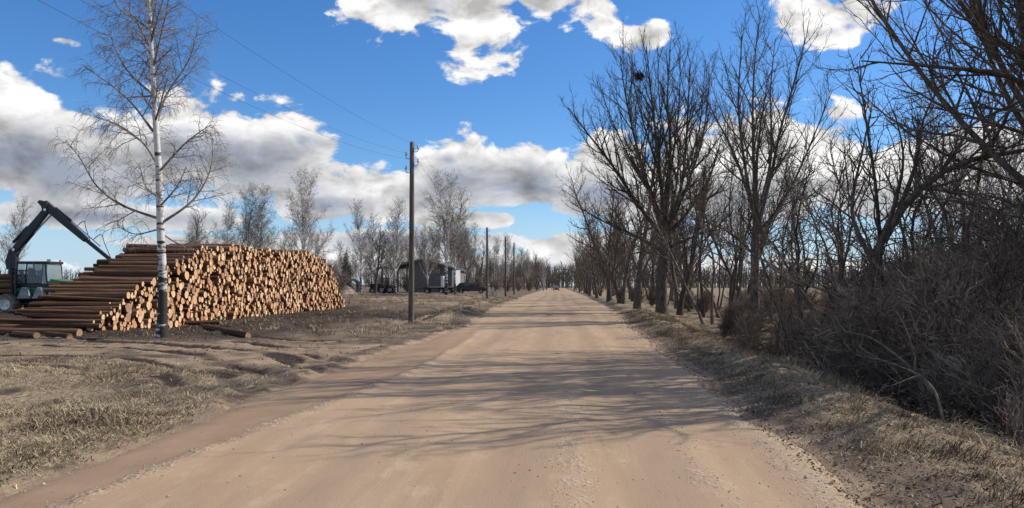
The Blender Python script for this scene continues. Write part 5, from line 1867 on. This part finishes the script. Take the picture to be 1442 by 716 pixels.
def build_yard():
    p = at(664, 412, 104)
    build_car('parked_car', (p.x, 104, gz(p.x, 104)), 0.06, 1.0, 'car_navy', 'dark estate car parked side-on left of the second pole', 'cars in view')
    build_car('car', (-0.35, 225, 0.0), -math.pi / 2, 1.0, 'car_grey', 'tiny dark car far away on the road', 'cars in view')
    # sand heap
    p = at(489, 411, 92)
    r = np.random.default_rng(12)
    n = 48
    xs = np.linspace(-1.9, 1.9, n)
    X, Y = np.meshgrid(xs, xs)
    rad = np.hypot(X / 1.55, Y / 1.5)
    Z = np.maximum(0, 1.25 * (1 - rad) - 0.0) ** 0.92 + 0.10 * fbm(X * 1.6 + 5, Y * 1.6, 14, 4) * (rad < 1.1) - 0.05
    idx = np.arange(n * n).reshape(n, n)
    q = np.stack([idx[:-1, :-1], idx[:-1, 1:], idx[1:, 1:], idx[1:, :-1]], -1).reshape(-1, 4)
    o = link(bpy.data.objects.new('sand_heap', np_mesh('sand_heap', np.stack([X, Y, Z], -1).reshape(-1, 3), q, None, [MATS['sand_heap_mat']])))
    o.location = (p.x, 92, gz(p.x, 92))
    tag(o, 'pinkish sand heap at the far end of the log stack', 'heap')
    # concrete pipe behind the heap
    p = at(495, 409, 97)
    e = empty('concrete_pipe', (p.x, 97, gz(p.x, 97)), 0.35)
    tag(e, 'large round concrete pipe lying behind the sand heap', 'pipe')
    MB().lathe([(0.78, -1.2), (0.92, -1.2), (0.92, 1.2), (0.78, 1.2), (0.78, -1.2)], (0, 0, 0.9), 28).build('barrel', MATS['concrete'], e, smooth=False)
    MB().lathe([(0.925, -1.2), (1.02, -1.2), (1.02, -0.95), (0.925, -0.95)], (0, 0, 0.9), 28).build('collar', MATS['concrete'], e, smooth=False)
    # old tractor with three big tyres in view
    p = at(538, 411, 101)
    e = empty('old_tractor', (p.x, 101, gz(p.x, 101)))
    tag(e, 'old dark tractor on big tyres in front of the open shed', 'tractor')
    for x, rr in ((-1.1, 0.42), (0.15, 0.52), (1.2, 0.52)):
        for y in (-0.75, 0.75):
            wheel(e, (x, y, rr), rr, 0.36, 'grey_paint', 14)
    MB().box(-1.5, 1.5, -0.3, 0.3, 0.5, 0.85).build('chassis', MATS['dark_steel'], e, 0.03)
    MB().box(-1.55, -0.2, -0.36, 0.36, 0.86, 1.3).build('hood', MATS['dark_steel'], e, 0.06)
    for x in (-0.15, 0.85):
        for y in (-0.5, 0.5):
            MB().box(x - 0.04, x + 0.04, y - 0.04, y + 0.04, 0.86, 1.95).build('cab_post', MATS['dark_steel'], e)
    MB().box(-0.25, 0.95, -0.6, 0.6, 1.96, 2.04).build('cab_roof', MATS['dark_steel'], e, 0.02)
    MB().cyl((-0.9, 0.1, 1.3), (-0.9, 0.1, 1.95), 0.045).build('exhaust', MATS['dark_steel'], e)
    MB().box(0.3, 0.75, -0.2, 0.2, 0.86, 1.0).box(0.68, 0.76, -0.2, 0.2, 1.0, 1.4).build('seat', MATS['rubber'], e, 0.02)
    # flat trailer with a pale bed
    p = at(613, 411, 103)
    e = empty('flat_trailer', (p.x, 103, gz(p.x, 103)))
    tag(e, 'low flat trailer with pale boards left of the dark car', 'trailer')
    for i in range(6):
        MB().box(-0.7, 2.6, -0.9 + i * 0.3, -0.9 + i * 0.3 + 0.285, 0.86, 0.93).build('board', MATS['pale_board'], e)
    MB().box(-1.6, 2.6, -0.4, -0.3, 0.66, 0.85).box(-1.6, 2.6, 0.3, 0.4, 0.66, 0.85).build('frame', MATS['dark_steel'], e)
    MB().bar((-1.6, 0, 0.75), (-2.6, 0, 0.55), 0.1, 0.1).build('drawbar', MATS['dark_steel'], e)
    for x in (-1.0, 0.9, 1.9):
        for y in (-0.72, 0.72):
            wheel(e, (x, y, 0.38), 0.38, 0.24, 'grey_paint', 12)
    # pale timber offcuts right of the second pole
    for i, (px, h, lean, lab) in enumerate(((692, 0.95, 0.12, 'left'), (695, 1.1, -0.06, 'middle'), (698.5, 0.8, 0.2, 'right'))):
        p = at(px, 412, 100)
        e = empty('timber_offcut', (p.x, 100, gz(p.x, 100) - 0.05))
        e.rotation_euler = (0, lean, 0.2 * i)
        tag(e, lab + ' one of three pale offcuts set upright by the second pole', 'offcut', 'pale offcuts by the second pole')
        MB().prism([(-0.13, 0), (0.13, 0), (0.12, h), (-0.06, h + 0.08), (-0.13, h - 0.05)], -0.1, 0.1).build('slab', MATS['pale_board'], e, 0.01)
    # nest
    p = at(900, 108, 44.3)
    r = np.random.default_rng(15)
    N = 240
    u = nrm(r.normal(0, 1, (N, 3))) * np.array([0.2, 0.2, 0.13]) * r.uniform(0.5, 1.25, (N, 1))
    t = nrm(np.cross(u, r.normal(0, 1, (N, 3))))
    P, R = grow(r, u - t * 0.2, t, r.uniform(0.25, 0.6, N), np.full(N, 0.011), 3, 0.15, (0, 0, 0), 0.6)
    core = MB().lathe([(0.001, -0.16), (0.06, -0.1), (0.11, -0.04), (0.13, 0.03), (0.11, 0.06), (0.07, 0.04), (0.001, 0.03)], (0, 0, 0), 14, 'z')
    v, q = tubes(P, R, 3)
    e = empty('bird_nest', p)
    tag(e, 'round dark stick nest high in the broad roadside tree', 'nest')
    core.build('cup', MATS['nest_sticks'], e, smooth=True)
    o = link(bpy.data.objects.new('stick_wall', np_mesh('stick_wall', v, q, None, [MATS['nest_sticks']])), e)
    o['kind'] = 'stuff'


build_yard()
